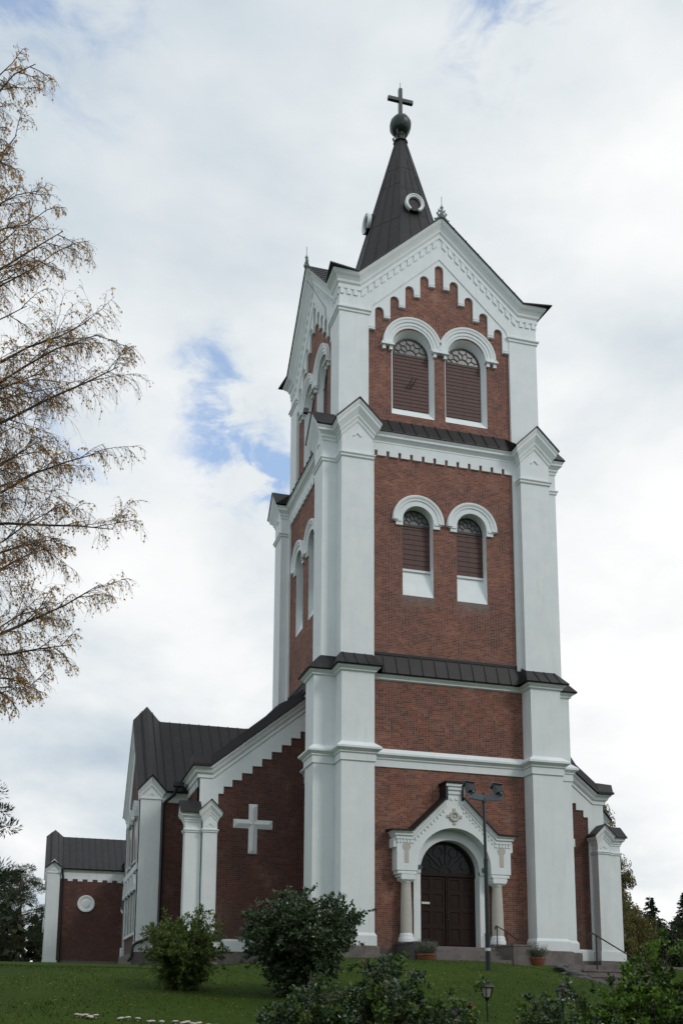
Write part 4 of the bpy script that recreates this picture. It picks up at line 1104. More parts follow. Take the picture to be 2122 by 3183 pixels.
# small floodlight on the left flank of the tower
mb = MB(); mb.tube([(-4.3, -3.2, 21.6), (-5.0, -3.2, 21.75)], .02, 5); mb.box((-5.12, -3.28, 21.66), (-4.94, -3.12, 21.84)); cp("facade_spotlight", mb, m_black)
# lightning conductor on the left gable
mb = MB(); mb.tube([(-4.44, -.9, 29.1), (-4.42, -1.6, 28.3), (-4.05, -2.3, 26.9), (-4.05, -2.4, 25.9)], .012, 4); cp("lightning_conductor", mb, m_lead)

# ================================================================ GROUND
def sm(t): t = max(0., min(1., t)); return t*t*(3-2*t)
def GH(x, y):
    z = 1.35-2.6*sm((-9-y)/21)
    z += .45*sm((y-6)/22)+1.2*sm((y-40)/60)
    # dip beside the garden steps
    dx = max(0., 1-abs((x-3.1+.35*(y+9.5))/3.0)); z -= .75*sm(dx*1.6)*sm((-7.9-y)/1.6)*sm((y+19)/5)
    z -= .55*sm((x+2.0)/3)*sm((-7.6-y)/4)*sm((y+26)/8)
    z -= .40*sm((-5.5-x)/5)*sm((3-y)/13)*sm((y+23)/10)
    if y < -33: z = -1.25
    z += .03*noise.noise(Vector((x*.5, y*.5, 0)))
    return z
mb = MB()
def axis(lo, hi, fine_lo, fine_hi, fs, cs):
    out = []; t = lo
    while t < hi:
        out.append(t); t += fs if fine_lo <= t <= fine_hi else cs
    out.append(hi); return out
xs = axis(-420, 420, -22, 20, .42, 12); ys = axis(-80, 700, -36, 12, .42, 12)
for y in ys:
    for x in xs: mb.v.append((x, y, GH(x, y)-(.0)))
nx = len(xs)
for j in range(len(ys)-1):
    for i in range(nx-1): mb.f.append((j*nx+i, j*nx+i+1, (j+1)*nx+i+1, (j+1)*nx+i))
g = obj("ground", mb, m_grass, normals=False, smooth=True); tag(g, kind='structure')
# grass blades on the visible slope
rnd = random.Random(5)
mb = MB()
for i in range(60000):
    y = -rnd.uniform(6, 26); x = rnd.uniform(-17.5, 6.5) if y > -16 else rnd.uniform(-16, 1)
    if x > -2.2 and x < 2.3 and y > -6.2: continue
    if 0.7 < x < 7 and -12.5 < y < -6.5: continue
    z = GH(x, y); h = rnd.uniform(.018, .042)*(1.0+.6*noise.noise(Vector((x, y, 3)))); a = rnd.uniform(0, 2*pi); w = rnd.uniform(.006, .012)
    lx, ly = rnd.uniform(-.03, .03), rnd.uniform(-.03, .03)
    mb.add([(x-w*cos(a), y-w*sin(a), z-.01), (x+w*cos(a), y+w*sin(a), z-.01), (x+lx, y+ly, z+h)], [(0, 1, 2)])
gb = obj("grass", mb, m_grassb, normals=False); tag(gb, "short green lawn grass on the slope below the church", "grass", kind='stuff')

mb = MB(); rfl = random.Random(8)
for i in range(900):
    y = -rfl.uniform(13, 26)**1.0; x = rfl.uniform(-17, -5) if rfl.random() < .8 else rfl.uniform(-6, 2); z = GH(x, y)+.03; a = rfl.uniform(0, 6.3); r = rfl.uniform(.010, .022)
    mb.add([(x-r*cos(a), y-r*sin(a), z), (x+r*.6*sin(a), y-r*.6*cos(a), z+.008), (x+r*cos(a), y+r*sin(a), z), (x-r*.6*sin(a), y+r*.6*cos(a), z+.006)], [(0, 1, 2, 3)])
fl_ = obj("fallen_leaves", mb, m_birchleaf, normals=False); tag(fl_, "scattered small yellow birch leaves lying on the lawn", "leaves", kind='stuff')

# entrance steps
est = empty("entrance_steps", (0, -5.2, 1.35)); tag(est, "grey granite steps with low side walls in front of the church door", "steps")
def loc(mb, o):       # shift mesh into the local frame of o
    L = o.location; mb.v = [(x-L[0], y-L[1], z-L[2]) for x, y, z in mb.v]; return mb
for s, x0, x1 in ((-1, -2.02, -1.28), (1, 1.42, 2.08)):
    mb = MB(); mb.box((x0, -6.05, .9), (x1, -4.3, 2.02)); mb.box((x0-.02, -6.07, 2.02), (x1+.02, -4.3, 2.07))
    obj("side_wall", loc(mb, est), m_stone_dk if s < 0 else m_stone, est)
for i, (y, z) in enumerate(((-4.95, 2.0), (-5.3, 1.86), (-5.65, 1.71), (-6.0, 1.56))):
    mb = MB(); mb.box((-1.28, y, .9-.01*i), (1.42, -4.1-.01*i, z)); obj("step", loc(mb, est), m_stone, est)
# paved landing on the right
sl = empty("garden_steps", (2.9, -8.2, 1.25)); tag(sl, "worn stone steps leading down the grass bank right of the tower", "steps")
mb = MB(); mb.box((2.15, -8.25, .5), (7.2, -4.9, 1.385)); obj("landing", loc(mb, sl), m_stone, sl)
for i, (x, y, z) in enumerate(((1.95, -9.2, 1.16), (1.62, -10.1, .97), (1.3, -11.0, .78), (1.0, -11.9, .60))):
    mb = MB(); mb.box((x+.1, y, -.3), (x+2.3, y+1.0, z)); mb.box((x+.07, y-.03, z), (x+2.3, y+1.0, z+.05)); obj("step", loc(mb, sl), m_stone, sl)
def rock(x, y, z, r, seed, name="rock", mat=None):
    bm = bmesh.new(); bmesh.ops.create_icosphere(bm, subdivisions=3, radius=1)
    for v in bm.verts:
        n_ = noise.noise(v.co*1.3+Vector((seed, 0, 0)))*.45+noise.noise(v.co*3+Vector((seed, 5, 0)))*.15
        v.co = v.co*(1+n_); v.co.x *= r*1.2; v.co.y *= r; v.co.z *= r*.65
    me = bpy.data.meshes.new(name); bm.to_mesh(me); bm.free()
    me.materials.append(mat or m_stone_dk); o = bpy.data.objects.new(name, me); COL.objects.link(o); o.location = (x, y, z); return o
for i, (x, y, z, r, l) in enumerate(((1.95, -8.2, 1.22, .28, "dark edging rock at the top left of the garden steps"), (1.70, -9.2, 1.02, .30, "dark edging rock second from the top beside the garden steps"),
                                  (1.42, -10.2, .82, .27, "dark edging rock halfway down beside the garden steps"), (1.10, -11.3, .62, .36, "large dark edging rock low down beside the garden steps"),
                                  (1.55, -12.2, .45, .34, "dark edging rock at the foot of the garden steps behind the rose bush"))):
    tag(rock(x, y, z, r, i*7.3), l, "rock", "edging rocks beside the garden steps")
# handrails
hr = empty("handrail", (2.86, -8.6, 1.3)); tag(hr, "black iron handrail with a curled end on the garden steps right of the tower", "handrail")
mb = MB(); mb.tube([(2.86, -8.6, .9), (2.86, -8.6, 2.26)], .022, 6); obj("post", loc(mb, hr), m_black, hr)
mb = MB(); cur = [(2.60, -8.6, 1.99), (2.57, -8.6, 2.1), (2.585, -8.6, 2.22), (2.64, -8.6, 2.31), (2.70, -8.6, 2.335), (2.76, -8.6, 2.32), (2.86, -8.62, 2.26), (3.35, -8.7, 1.97), (4.1, -8.9, 1.5)]
mb.tube(cur, .022, 6); obj("rail", loc(mb, hr), m_black, hr)
mb = MB(); mb.tube([(3.9, -8.85, .6), (3.9, -8.85, 1.63)], .022, 6); obj("post", loc(mb, hr), m_black, hr)
hr2 = empty("handrail", (1.55, -5.2, 2.07)); tag(hr2, "thin black handrail standing on the right side wall of the door steps", "handrail")
mb = MB(); mb.tube([(1.5, -4.75, 2.05), (1.5, -4.75, 2.72)], .018, 6); obj("post", loc(mb, hr2), m_black, hr2)
mb = MB(); mb.tube([(1.5, -5.45, 2.05), (1.5, -5.45, 2.5)], .018, 6); obj("post", loc(mb, hr2), m_black, hr2)
mb = MB(); mb.tube([(1.5, -4.62, 2.66), (1.5, -4.66, 2.76), (1.5, -4.75, 2.75), (1.5, -5.45, 2.5), (1.5, -6.2, 2.2)], .02, 6); obj("rail", loc(mb, hr2), m_black, hr2)

# ---------------------------------------------------------------- leaves helper
def leaf(mb, p, d, w, l, rnd, fold=.25):
    """two-triangle rhombic leaf from p along d"""
    up = Vector((rnd.uniform(-1, 1), rnd.uniform(-1, 1), rnd.uniform(-1, 1)))
    s_ = d.cross(up)
    if s_.length < 1e-4: return
    s_.normalize(); n_ = s_.cross(d).normalized()
    m = p+d*(l*.45)+n_*(l*fold*.3)
    mb.add([p, m+s_*w*.5, p+d*l, m-s_*w*.5], [(0, 1, 2), (0, 2, 3)])
def rvec(rnd):
    while True:
        v = Vector((rnd.uniform(-1, 1), rnd.uniform(-1, 1), rnd.uniform(-1, 1)))
        if .05 < v.length < 1: return v.normalized()
# flower pots
for px_, py_, lab in ((-1.74, -6.35, "brown glazed flower pot with silvery herbs left of the door steps"), (2.28, -5.95, "brown glazed flower pot with silvery herbs right of the door steps")):
    r0 = random.Random(int(px_*100)); po = empty("flower_pot", (px_, py_, 1.36)); tag(po, lab, "flower pot", "flower pots beside the door steps")
    mb = MB(); mb.lathe((0, 0, 0), [(.20, 0), (.25, .10), (.285, .20), (.29, .25), (.315, .26), (.315, .31), (.27, .31), (.25, .27)], 24); obj("pot", mb, m_pot, po, auto=40)
    mb = MB()
    for i in range(230):
        a = r0.uniform(0, 2*pi); rr = r0.uniform(0, .22); th = r0.uniform(.1, .9)
        d = Vector((cos(a)*th, sin(a)*th, 1)).normalized(); L = r0.uniform(.2, .46)*(1.2-th*.3)
        b0 = Vector((rr*cos(a), rr*sin(a), .27)); mb.tube([b0, b0+d*L*.6, b0+d*L+Vector((cos(a), sin(a), -.2))*.05], .004, 3, False)
        for j in range(5): leaf(mb, b0+d*L*(.3+.16*j), (d+rvec(r0)*.8).normalized(), .018, .06, r0)
    obj("herbs", mb, m_herb, po, normals=False)
# floodlight post
LX, LY, LZ = -3.42, -14.13, .97
lp = empty("floodlight_post", (LX, LY, LZ)); tag(lp, "tall dark green post with two floodlights on a crossbar in front of the church door", "lamp post")
mb = MB(); mb.tube([(0, 0, -.3), (0, 0, .85)], .062, 10); mb.tube([(0, 0, .84), (-.01, 0, 2.6)], .05, 10); mb.tube([(-.01, 0, 2.58), (-.04, 0, 4.22)], .036, 10); mb.lathe((0, 0, .8), [(.068, 0), (.068, .06)], 10); mb.lathe((-.01, 0, 2.55), [(.055, 0), (.055, .08)], 10); mb.lathe((-.035, 0, 3.98), [(.048, 0), (.048, .1)], 10)
obj("post", mb, m_post, lp, auto=50)
mb = MB(); mb.lathe((0, 0, .45), [(.066, 0), (.066, .07)], 12); obj("tape_band", mb, m_band, lp)
for s in (-1, 1):
    mb = MB(); mb.hexa([(-.04, -.04, 4.02), (s*.42-.04, -.16, 4.04), (s*.42-.04, -.09, 4.04), (-.04, .04, 4.02), (-.04, -.04, 4.17), (s*.42-.04, -.16, 4.17), (s*.42-.04, -.09, 4.17), (-.04, .04, 4.17)])
    obj("crossbar", mb, m_grey, lp)
    fl = empty("floodlight", (s*.36-.05, -.1, 4.32)); fl.parent = lp; fl.rotation_euler = (radians(-38), 0, radians(10)); fl.scale = (.74, .74, .8)
    mb = MB()
    mb.hexa([(-.13, -.02, -.17), (.13, -.02, -.17), (.1, .17, -.1), (-.1, .17, -.1), (-.17, -.04, .15), (.17, -.04, .15), (.12, .17, .1), (-.12, .17, .1)])
    mb.box((-.19, -.1, .15), (.19, .16, .175)); mb.box((-.03, -.02, -.24), (.03, .06, -.14))
    obj("housing", mb, m_grey, fl)
    mb = MB(); mb.hexa([(-.12, -.035, -.15), (.12, -.035, -.15), (.12, -.02, -.15), (-.12, -.02, -.15), (-.155, -.055, .13), (.155, -.055, .13), (.155, -.04, .13), (-.155, -.04, .13)]); obj("lamp_glass", mb, m_greyglass, fl)
# garden lanterns
def lantern(x, y, ztop, lab):
    gz = GH(x, y); o = empty("garden_lantern", (x, y, gz)); tag(o, lab, "lantern", "garden lanterns among the rose bushes")
    h = ztop-gz
    mb = MB(); mb.tube([(0, 0, -.1), (0, 0, h-.32)], .016, 8); mb.lathe((0, 0, h-.35), [(.02, 0), (.05, .05), (.075, .06)], 6); obj("pole", mb, m_black, o)
    mb = MB(); mb.lathe((0, 0, h-.285), [(.065, 0), (.108, .17)], 6); obj("glass", mb, m_lglass, o)
    mb = MB()
    for i in range(6):
        A = 2*pi*i/6; mb.tube([(.07*cos(A), .07*sin(A), h-.29), (.116*cos(A), .116*sin(A), h-.11)], .009, 4)
    mb.lathe((0, 0, h-.295), [(.075, 0), (.075, .012)], 6); mb.lathe((0, 0, h-.125), [(.118, 0), (.118, .012)], 6)
    obj("frame", mb, m_black, o)
    mb = MB(); mb.lathe((0, 0, h-.115), [(.145, 0), (.14, .012), (.075, .055), (.07, .06), (.068, .085), (.078, .088), (.03, .108), (.012, .125)], 6); obj("cap", mb, m_black, o)
lantern(-6.31, -20, .64, "dark garden lantern on a thin pole in the open grass below the floodlight post")
lantern(-4.91, -20, .60, "dark garden lantern half hidden by the right rose bushes")
lantern(-8.35, -23.3, .245, "small dark garden lantern top just above the sparse rose twigs in the middle")

# mushrooms
rM = random.Random(3)
mw = [(-12.99, -19.45), (-12.93, -19.53), (-12.86, -19.47), (-12.79, -19.55), (-12.70, -19.53), (-12.80, -19.64), (-12.33, -19.74), (-12.22, -19.72), (-12.08, -19.80), (-11.93, -19.97), (-11.87, -19.93), (-11.73, -19.98), (-11.52, -20.0), (-11.40, -20.0), (-11.33, -19.96), (-11.27, -20.1), (-11.17, -20.1), (-11.03, -20.16), (-10.96, -20.2), (-10.90, -20.22)]
posn = ["farthest left of the left clump", "second from the left in the left clump", "third from the left in the left clump", "fourth from the left in the left clump", "right end of the left clump", "nearest the viewer in the left clump",
        "left of the pair beside the left clump", "right of the pair beside the left clump", "alone in the middle of the line", "left of the close pair after the lone one", "right of the close pair after the lone one", "single one right of the close pair",
        "left of the trio on the right", "middle of the trio on the right", "right of the trio on the right", "left of the couple before the last clump", "right of the couple before the last clump", "left in the last clump by the roses", "middle of the last clump by the roses", "rightmost in the last clump by the roses"]
for (x, y), ps in zip(mw, posn):
    gz = GH(x, y); o = empty("mushroom", (x, y, gz-.01), rM.uniform(0, 6)); o.rotation_euler[0] = rM.uniform(-.2, .2)
    tag(o, "pale flat mushroom in the lawn, "+ps, "mushroom", "mushrooms growing in a line on the lawn")
    r = rM.uniform(.038, .062); h = rM.uniform(.03, .05)
    mb = MB(); mb.lathe((0, 0, h), [(.01, .0), (r*.9, -.004), (r, .004), (r*.85, .016), (r*.4, .022), (.004, .019)], 14); obj("cap", mb, m_mush, o, auto=60)
    mb = MB(); mb.lathe((0, 0, -.02), [(.014, 0), (.011, h+.02)], 8); obj("stalk", mb, m_mush, o)
# ================================================================ PLANTS
def shrub(name, x, y, w, h, lab, cat, mat, nl, lw, ll, seed, stems=26, droop=0.0, hips=0, spread=1.0, zc=.55, upright=.5, group=None, mat2=None, twmat=None, shoots=12):
    rn = random.Random(seed); gz = GH(x, y); o = empty(name, (x, y, gz)); tag(o, lab, cat, group)
    ms = MB(); ml = MB(); ml2 = MB(); tips = []
    for i in range(stems):
        a = rn.uniform(0, 2*pi); t = sqrt(rn.random()); L = h*rn.uniform(.66, 1.0)*(1-.35*t*t)*(1+.34*noise.noise(Vector((cos(a)*1.6, sin(a)*1.6+t, seed))))
        ww = w*.5*(1+.34*noise.noise(Vector((cos(a)*2+7, sin(a)*2, seed)))); tip = Vector((cos(a)*t*ww*rn.uniform(.8, 1.12), sin(a)*t*ww, L))
        b0 = Vector((cos(a)*w*.07*rn.random(), sin(a)*w*.07*rn.random(), -.05))
        mid = b0.lerp(tip, .5)+Vector((-cos(a)*w*.06, -sin(a)*w*.06, h*.08))
        path = [b0, b0.lerp(mid, .5)+rvec(rn)*.02, mid, mid.lerp(tip, .55)+Vector((cos(a), sin(a), 0))*w*.02, tip]
        ms.tube(path, [.016, .013, .010, .007, .003], 4, False)
        # side shoots
        ns = shoots
        for j in range(ns):
            f = .12+.88*(j+rn.random())/ns; k = min(3, int(f*4)); p = path[k].lerp(path[k+1], f*4-k)
            d = (rvec(rn)+Vector((cos(a), sin(a), .0))*.5*t+Vector((0, 0, upright))).normalized(); LL = w*.24*rn.uniform(.5, 1.1)*(1.15-.5*f)
            q = p+d*LL+Vector((0, 0, -droop*LL))
            ms.tube([p, p.lerp(q, .5)+Vector((0, 0, .02)), q], [.006, .004, .002], 3, False); tips.append((p, q, f))
    per = max(1, nl//len(tips))
    for p, q, f in tips:
        dd = (q-p).normalized(); tgt = ml2 if (mat2 and rn.random() < .5 and f > .6) else ml
        for j in range(per):
            t = rn.random()**.8; b0 = p.lerp(q, t)+rvec(rn)*.03*spread
            d = (dd*.7+rvec(rn)*.9+Vector((0, 0, .15-droop))).normalized()
            leaf(tgt, b0, d, lw*rn.uniform(.7, 1.2), ll*rn.uniform(.7, 1.2), rn)
    obj("stems", ms, twmat or m_twig, o, normals=False)
    obj("foliage", ml, mat, o, normals=False)
    if mat2: obj("young_foliage", ml2, mat2, o, normals=False)
    for i in range(hips):
        p, q, f = tips[rn.randrange(len(tips))]
        k = 0
        while (f < .6 or q.y > 0.1*w) and k < 60: p, q, f = tips[rn.randrange(len(tips))]; k += 1
        mb = MB(); c = q+Vector((0, -.03, .02)); r = rn.uniform(.009, .014)
        mb.lathe(tuple(c), [(.003, -r), (r*.8, -r*.6), (r, 0), (r*.8, r*.6), (.003, r)], 10); obj("rose_hip", mb, m_hip, o, auto=60)
    return o
shrub("shrub", -10.75, -15.5, 1.82, 1.50, "small rounded yellow green shrub on the lawn left of the big dark bush", "shrub", m_leafA, 30000, .030, .078, 11, stems=70, upright=.5, shoots=14)
shrub("shrub", -8.70, -17.1, 2.35, 2.12, "big dark glossy leaved bush in front of the tower's left pier", "shrub", m_leafB, 56000, .046, .066, 12, stems=110, upright=.3, shoots=15)
G_ = "rose bushes along the bottom edge"
shrub("rose_bush", -10.72, -27.2, 1.30, 1.86, "tall rose bush with red hips at the bottom edge below the dark bush", "rose bush", m_leafR, 76000, .030, .042, 21, stems=105, hips=7, upright=.2, group=G_, mat2=m_leafB, shoots=14)
shrub("rose_bush", -11.45, -26.9, 1.25, 1.52, "lower rose bush at the left end of the rose bushes, beside the lawn", "rose bush", m_leafR, 46000, .030, .042, 22, stems=75, hips=6, upright=.35, group=G_, mat2=m_leafB, shoots=13)
shrub("rose_bush", -9.85, -26.6, 1.1, 1.55, "sparse low rose twigs with yellowing leaves under the lantern", "rose bush", m_leafR, 9000, .028, .042, 23, stems=22, hips=5, upright=.9, group=G_, mat2=m_leafA, shoots=10)
shrub("rose_bush", -8.95, -27.0, 1.45, 1.44, "medium rose bush with reddish hips in front of the half hidden lantern", "rose bush", m_leafR, 66000, .030, .042, 24, stems=90, hips=7, upright=.35, group=G_, mat2=m_leafB, shoots=14)
shrub("rose_bush", -7.95, -27.0, 1.30, 1.90, "tallest fresh green rose bush in front of the garden steps", "rose bush", m_leafR, 66000, .032, .046, 25, stems=90, hips=6, upright=.6, group=G_, mat2=m_leafR2, shoots=14)
shrub("rose_bush", -6.85, -26.6, 1.6, 1.80, "leafy rose bush cut by the right edge of the picture", "rose bush", m_leafR, 60000, .032, .046, 26, stems=85, hips=5, upright=.6, group=G_, mat2=m_leafR2, shoots=14)

# ---- the birch reaching in from the left
def birch_left():
    rn = random.Random(77); BX, BY = -16.6, -23.2; gz = GH(BX, BY)
    o = empty("birch_tree", (BX, BY, gz)); tag(o, "nearly bare autumn birch with thin hanging twigs reaching in from the left edge", "tree")
    tr = MB(); br = MB(); lf = MB()
    top = 15.2
    trunk = [Vector((0.12*sin(i*.9), .1*cos(i*.7), top*i/12)) for i in range(13)]
    tr.tube([(p.x, p.y, p.z-.1) for p in trunk], [.24*(1-i/12.6)+.012 for i in range(13)], 10)
    def tpos(z): f = max(0, min(11.99, z/top*12)); i = int(f); return trunk[i].lerp(trunk[i+1], f-i)
    def twig(p, d, L, lev, leaves):
        n = 5; pts = [p.copy()]; q = p.copy(); dd = d.copy()
        for i in range(n):
            dd = (dd+rvec(rn)*.16+Vector((0, 0, -.26 if lev >= 2 else -.03))).normalized(); q = q+dd*(L/n); pts.append(q.copy())
        r0 = {1: .0065, 2: .0032, 3: .0020}[lev]
        br.tube(pts, [r0*(1-.13*i) for i in range(n+1)], 3, False)
        if lev < 3:
            m = {1: 11, 2: 6}[lev]
            for i in range(m):
                f = .12+.86*(i+rn.random())/m; k = min(n-1, int(f*n)); b = pts[k].lerp(pts[k+1], f*n-k)
                ax = (pts[k+1]-pts[k]).normalized(); sd_ = (ax+rvec(rn)*.95+Vector((0, 0, -.1))).normalized()
                twig(b, sd_, L*{1: .55, 2: .60}[lev]*rn.uniform(.7, 1.25)*(1.1-.4*f), lev+1, leaves)
        if lev >= 2:
            for i in range(leaves if rn.random() < .68 else 0):
                f = rn.random(); k = min(n-1, int(f*n)); b = pts[k].lerp(pts[k+1], f*n-k)
                d_ = (rvec(rn)*.7+Vector((0, 0, -.8))).normalized(); w = rn.uniform(.5, 1.0)
                leaf(lf, b, d_, .031*w, .038*w, rn)
    def limb(z0, tip, sag, n=9, dens=1.0, leaves=1, r0=.05):
        p0 = tpos(z0); tip = Vector(tip); pts = []
        for i in range(n+1):
            t = i/n; p = p0.lerp(tip, t); p.z += sag*sin(pi*t)*(1-.3*t); p += rvec(rn)*.05*t; pts.append(p)
        br.tube(pts, [r0*.62*(1-t_/n)**.8+.005 for t_ in range(n+1)], 5, False)
        m = int(19*dens)
        Lt = (tip-p0).length
        for i in range(m):
            f = .22+.78*(i+rn.random())/m; k = min(n-1, int(f*n)); b = pts[k].lerp(pts[k+1], f*n-k)
            ax = (pts[k+1]-pts[k]).normalized()
            d_ = (ax*.9+rvec(rn)*.75+Vector((0, 0, .12))).normalized()
            twig(b, d_, Lt*.27*rn.uniform(.55, 1.1)*(1.1-.62*f), 1, leaves)
    W = lambda x, y, z: (x-BX-.13, y-BY, z-gz)
    # the limbs seen in the picture
    limb(10.5, W(-14.45, -24.0, 12.05), .25, r0=.035)
    limb(10.0, W(-14.55, -23.6, 11.0), .2, r0=.035)
    limb(8.9, W(-14.6, -24.2, 10.0), .2, r0=.035)
    limb(7.8, W(-13.75, -24.0, 9.75), .15, r0=.045)
    limb(7.0, W(-13.35, -23.8, 8.75), .1, r0=.05)
    limb(6.2, W(-12.95, -24.0, 8.05), .12, r0=.05)
    limb(6.6, W(-13.3, -24.6, 8.0), .1, r0=.045)
    limb(5.6, W(-13.1, -23.4, 7.2), .1, r0=.045)
    limb(5.9, W(-12.95, -24.1, 5.85), .25, r0=.05)
    limb(3.9, W(-13.05, -24.0, 5.1), -.05, r0=.05)
    limb(4.0, W(-13.35, -24.2, 4.3), .22, r0=.045)
    limb(4.4, W(-13.7, -23.7, 3.9), .3, r0=.04)
    limb(5.0, W(-13.9, -24.4, 6.6), .1, r0=.04)
    limb(7.2, W(-13.9, -23.2, 8.3), .1, r0=.035)
    limb(8.2, W(-14.2, -24.4, 9.3), .15, r0=.035)
    limb(4.8, W(-13.6, -24.6, 5.4), .15, r0=.035)
    limb(3.6, W(-13.9, -24.3, 3.75), .25, r0=.035)
    limb(9.4, W(-14.5, -24.6, 10.6), .15, r0=.03)
    for i in range(24):      # the denser crown behind the leading limbs
        z1 = 3.6+i*.355; limb(max(3.2, z1-1.5), W(-14.12+rn.uniform(-.45, .70)*(1-.45*abs(z1-7)/5), -23.6+rn.uniform(-1.0, 1.4), z1), .15, dens=.6, r0=.026, leaves=1)
    # the rest of the crown, outside the picture
    for i in range(22):
        z = 4.5+i*.48; a = rn.uniform(radians(60), radians(300)); L = 2.6*(1.15-z/17)
        limb(z, (cos(a)*L, sin(a)*L, z+1.1), .1, dens=.7, r0=.04, leaves=1)
    obj("trunk", tr, m_birch, o, auto=60, normals=False); obj("branches", br, m_twig, o, normals=False); obj("foliage", lf, m_birchleaf, o, normals=False)
birch_left()

def conifer(name, x, y, h, w, lab, seed, mat, dens=1.0, pine=False, group=None):
    rn = random.Random(seed); gz = GH(x, y); o = empty(name, (x, y, gz)); tag(o, lab, "tree", group)
    tr = MB(); fl = MB()
    tr.tube([(0, 0, -.2), (.05*w, 0, h*.5), (0, 0, h*.985)], [h*.016, h*.010, .01], 8, False)
    if not pine:
        nlay = int(26*dens)
        for i in range(nlay):
            t = i/nlay; z = h*(.08+.9*t); R = w*.5*(1-t)**.85*rn.uniform(.8, 1.1)+.05
            for j in range(max(4, int(11*(1-.6*t)))):
                a = rn.uniform(0, 2*pi); RR = R*rn.uniform(.6, 1.15); e = Vector((cos(a)*RR, sin(a)*RR, z-RR*.22)); b = Vector((0, 0, z+RR*.05))
                tr.tube([b, e], [.03, .008], 3, False)
                for q in range(22):
                    f = rn.uniform(.15, 1.0); p = b.lerp(e, f); d = (Vector((cos(a), sin(a), -.25))*.8+rvec(rn)*.7+Vector((0, 0, -.35))).normalized()
                    leaf(fl, p, d, .10*h/8*rn.uniform(.6, 1.2), .30*h/8*rn.uniform(.6, 1.2), rn)
    else:
        for i in range(int(90*dens)):
            t = rn.uniform(.22, 1); z = h*t; R = w*.5*(.35+.9*sin(pi*min(1, t*.98))**.6)*rn.uniform(.35, 1.0); a = rn.uniform(0, 2*pi)
            c = Vector((cos(a)*R, sin(a)*R, z)); tr.tube([Vector((0, 0, z-R*.25)), c.lerp(Vector((0, 0, z-R*.15)), .5), c], [.05, .035, .012], 4, False)
            rr = w*.15*rn.uniform(.6, 1.25)
            for q in range(170):
                v = rvec(rn); p = c+Vector((v.x, v.y, v.z*.5))*rr*rn.random()**.5; d = (v+Vector((0, 0, .5))).normalized()
                leaf(fl, p, d, .05*h/9, .20*h/9*rn.uniform(.7, 1.2), rn)
    obj("trunk", tr, m_bark, o, normals=False); obj("crown", fl, mat, o, normals=False)
    return o
def broadleaf(x, y, h, w, lab, seed, mat, group=None, n=70, lpc=120, ls=.09, low=.18, name="birch_tree", weep=.5, bark=None):
    rn = random.Random(seed); gz = GH(x, y); o = empty(name, (x, y, gz)); tag(o, lab, "tree", group)
    tr = MB(); fl = MB(); tr.tube([(0, 0, -.2), (.1, 0, h*.5), (0, .05, h*.97)], [h*.014, h*.009, .01], 8, False)
    for i in range(n):
        t = low+(1-low)*rn.random(); z = h*t; env = sin(pi*(t-low*.4)/(1.04-low*.4))**.7
        R = w*.5*env*sqrt(rn.random()); a = rn.uniform(0, 2*pi); c = Vector((cos(a)*R, sin(a)*R, z))
        s0 = Vector((0, 0, max(h*.1, z-R*.9))); tr.tube([s0, s0.lerp(c, .55)+Vector((0, 0, .1)), c], [.035, .02, .006], 4, False)
        rr = w*.13*rn.uniform(.5, 1.3)
        for q in range(lpc):
            v = rvec(rn); p = c+Vector((v.x*rr, v.y*rr, v.z*rr*.8-weep*rr*rn.random()*1.4)); d = (v*.6+Vector((0, 0, -weep))).normalized()
            leaf(fl, p, d, ls*.6*rn.uniform(.6, 1.2), ls*rn.uniform(.6, 1.2), rn)
    obj("trunk", tr, bark or m_birch, o, normals=False); obj("crown", fl, mat, o, normals=False)
    return o
# right of the church
G_ = "trees right of the church"
broadleaf(22.3, 22, 11.6, 3.3, "slender green and yellow birch rising directly behind the right nave pier", 31, m_birchR, G_, n=90, lpc=120, ls=.13, weep=1.3)
broadleaf(23.25, 21, 8.4, 1.9, "lower bushy birch with yellowing leaves right of the slender birch", 32, m_birchR, G_, n=85, lpc=110, ls=.12, weep=1.3)
broadleaf(25.1, 23, 4.9, 3.0, "low round green and orange tree between the birches and the dark spruce", 33, m_birchR, G_, n=110, lpc=150, ls=.14, weep=.6)
conifer("spruce_tree", 34.3, 34, 7.0, 5.2, "dark spruce standing nearest to the birches on the right", 34, m_needle, group=G_, dens=1.6)
conifer("spruce_tree", 36.4, 36, 5.3, 5.0, "small dark spruce between the two taller spruces on the right", 35, m_needle, group=G_, dens=1.3)
conifer("spruce_tree", 36.9, 33, 7.4, 5.0, "tall dark spruce cut by the right edge of the picture", 36, m_needle, group=G_, dens=1.5)
broadleaf(30.5, 27, 3.9, 4.4, "dark brown leafy tree low behind the fresh green rose bushes", 37, m_wood, G_, n=100, lpc=130, ls=.16, name="leafy_tree", bark=m_bark)
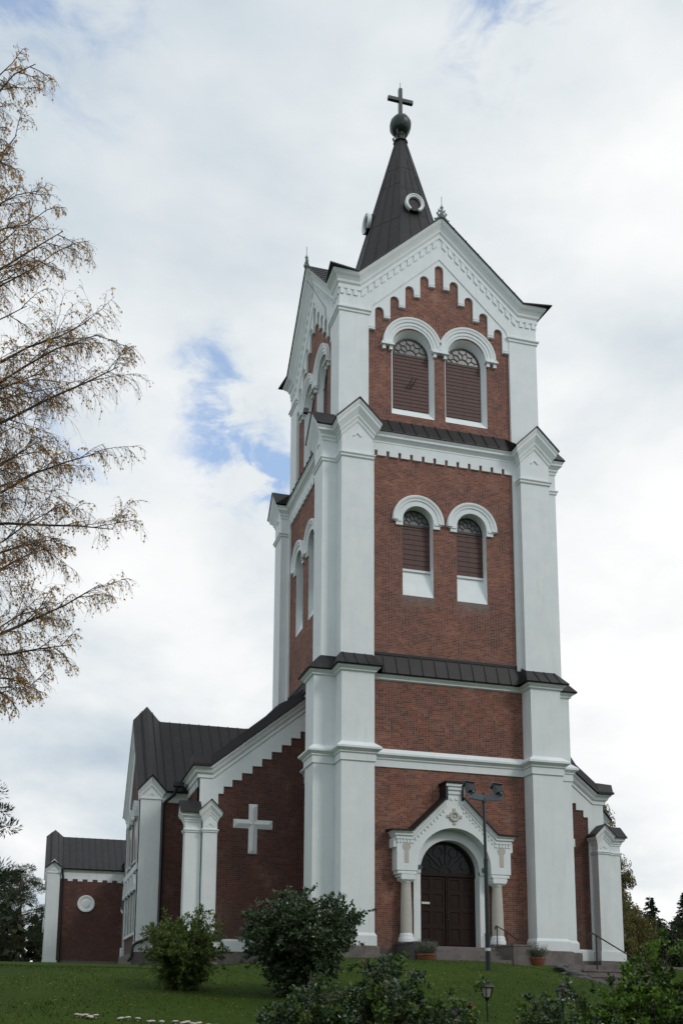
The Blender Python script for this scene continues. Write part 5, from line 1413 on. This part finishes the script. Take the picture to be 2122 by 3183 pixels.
# left behind the church
conifer("pine_tree", -15.2, 47, 8.3, 4.6, "tall dark pine beside the corner of the far transept", 41, m_pine, pine=True, group="pines left of the church")
conifer("pine_tree", -17.4, 44, 6.6, 4.2, "dark pine at the left edge behind the lawn", 42, m_pine, pine=True, group="pines left of the church")
conifer("pine_tree", -16.6, 52, 8.4, 4.4, "dark pine between the edge pine and the transept pine", 43, m_pine, pine=True, group="pines left of the church")
conifer("pine_tree", -17.75, 5.0, 9.6, 4.6, "near pine whose branch tip shows at the left edge under the birch", 44, m_pine, pine=True, dens=1.3, group="pines left of the church")
# far wood and added shade trees as one mass
rn = random.Random(9); mb = MB()
for i in range(520):
    a = rn.uniform(radians(-78), radians(78)); R = rn.uniform(75, 115)
    x = -13+R*sin(a); y = -35+R*cos(a); gz = GH(x, y); h = rn.uniform(3.2, 5.8)
    for q in range(85):
        t = rn.random(); r = h*.28*(1-t*.85)*sqrt(rn.random()); b = rn.uniform(0, 2*pi)
        p = Vector((x+r*cos(b), y+r*sin(b), gz+h*t)); leaf(mb, p, (rvec(rn)+Vector((0, 0, -.2))).normalized(), .5, .8, rn)
for i in range(150):  # unseen trees behind the camera, added to block low sky and darken the facade
    a = rn.uniform(radians(95), radians(275)); R = rn.uniform(30, 62)
    x = -8+R*sin(a); y = -32+R*cos(a); gz = GH(x, y); h = rn.uniform(9, 15)
    for q in range(260):
        t = rn.uniform(.08, 1); r = h*.26*(1.05-t*.75)*sqrt(rn.random()); b = rn.uniform(0, 2*pi)
        p = Vector((x+r*cos(b), y+r*sin(b), gz+h*t)); leaf(mb, p, (rvec(rn)+Vector((0, 0, -.2))).normalized(), .7, 1.2, rn)
fw = obj("distant_wood_and_shade_trees", mb, m_wood, normals=False); tag(fw, "dark wood along the horizon, plus unseen trees added behind the viewer for shade", "wood", kind='stuff')

# ================================================================ scale to metres
MS = Matrix.Scale(S, 4); done = set()
for o in bpy.data.objects:
    if o.type == 'MESH' and o.data.name not in done:
        o.data.transform(MS); o.data.update(); done.add(o.data.name)
    if o.type in ('MESH', 'EMPTY'): o.location = o.location*S
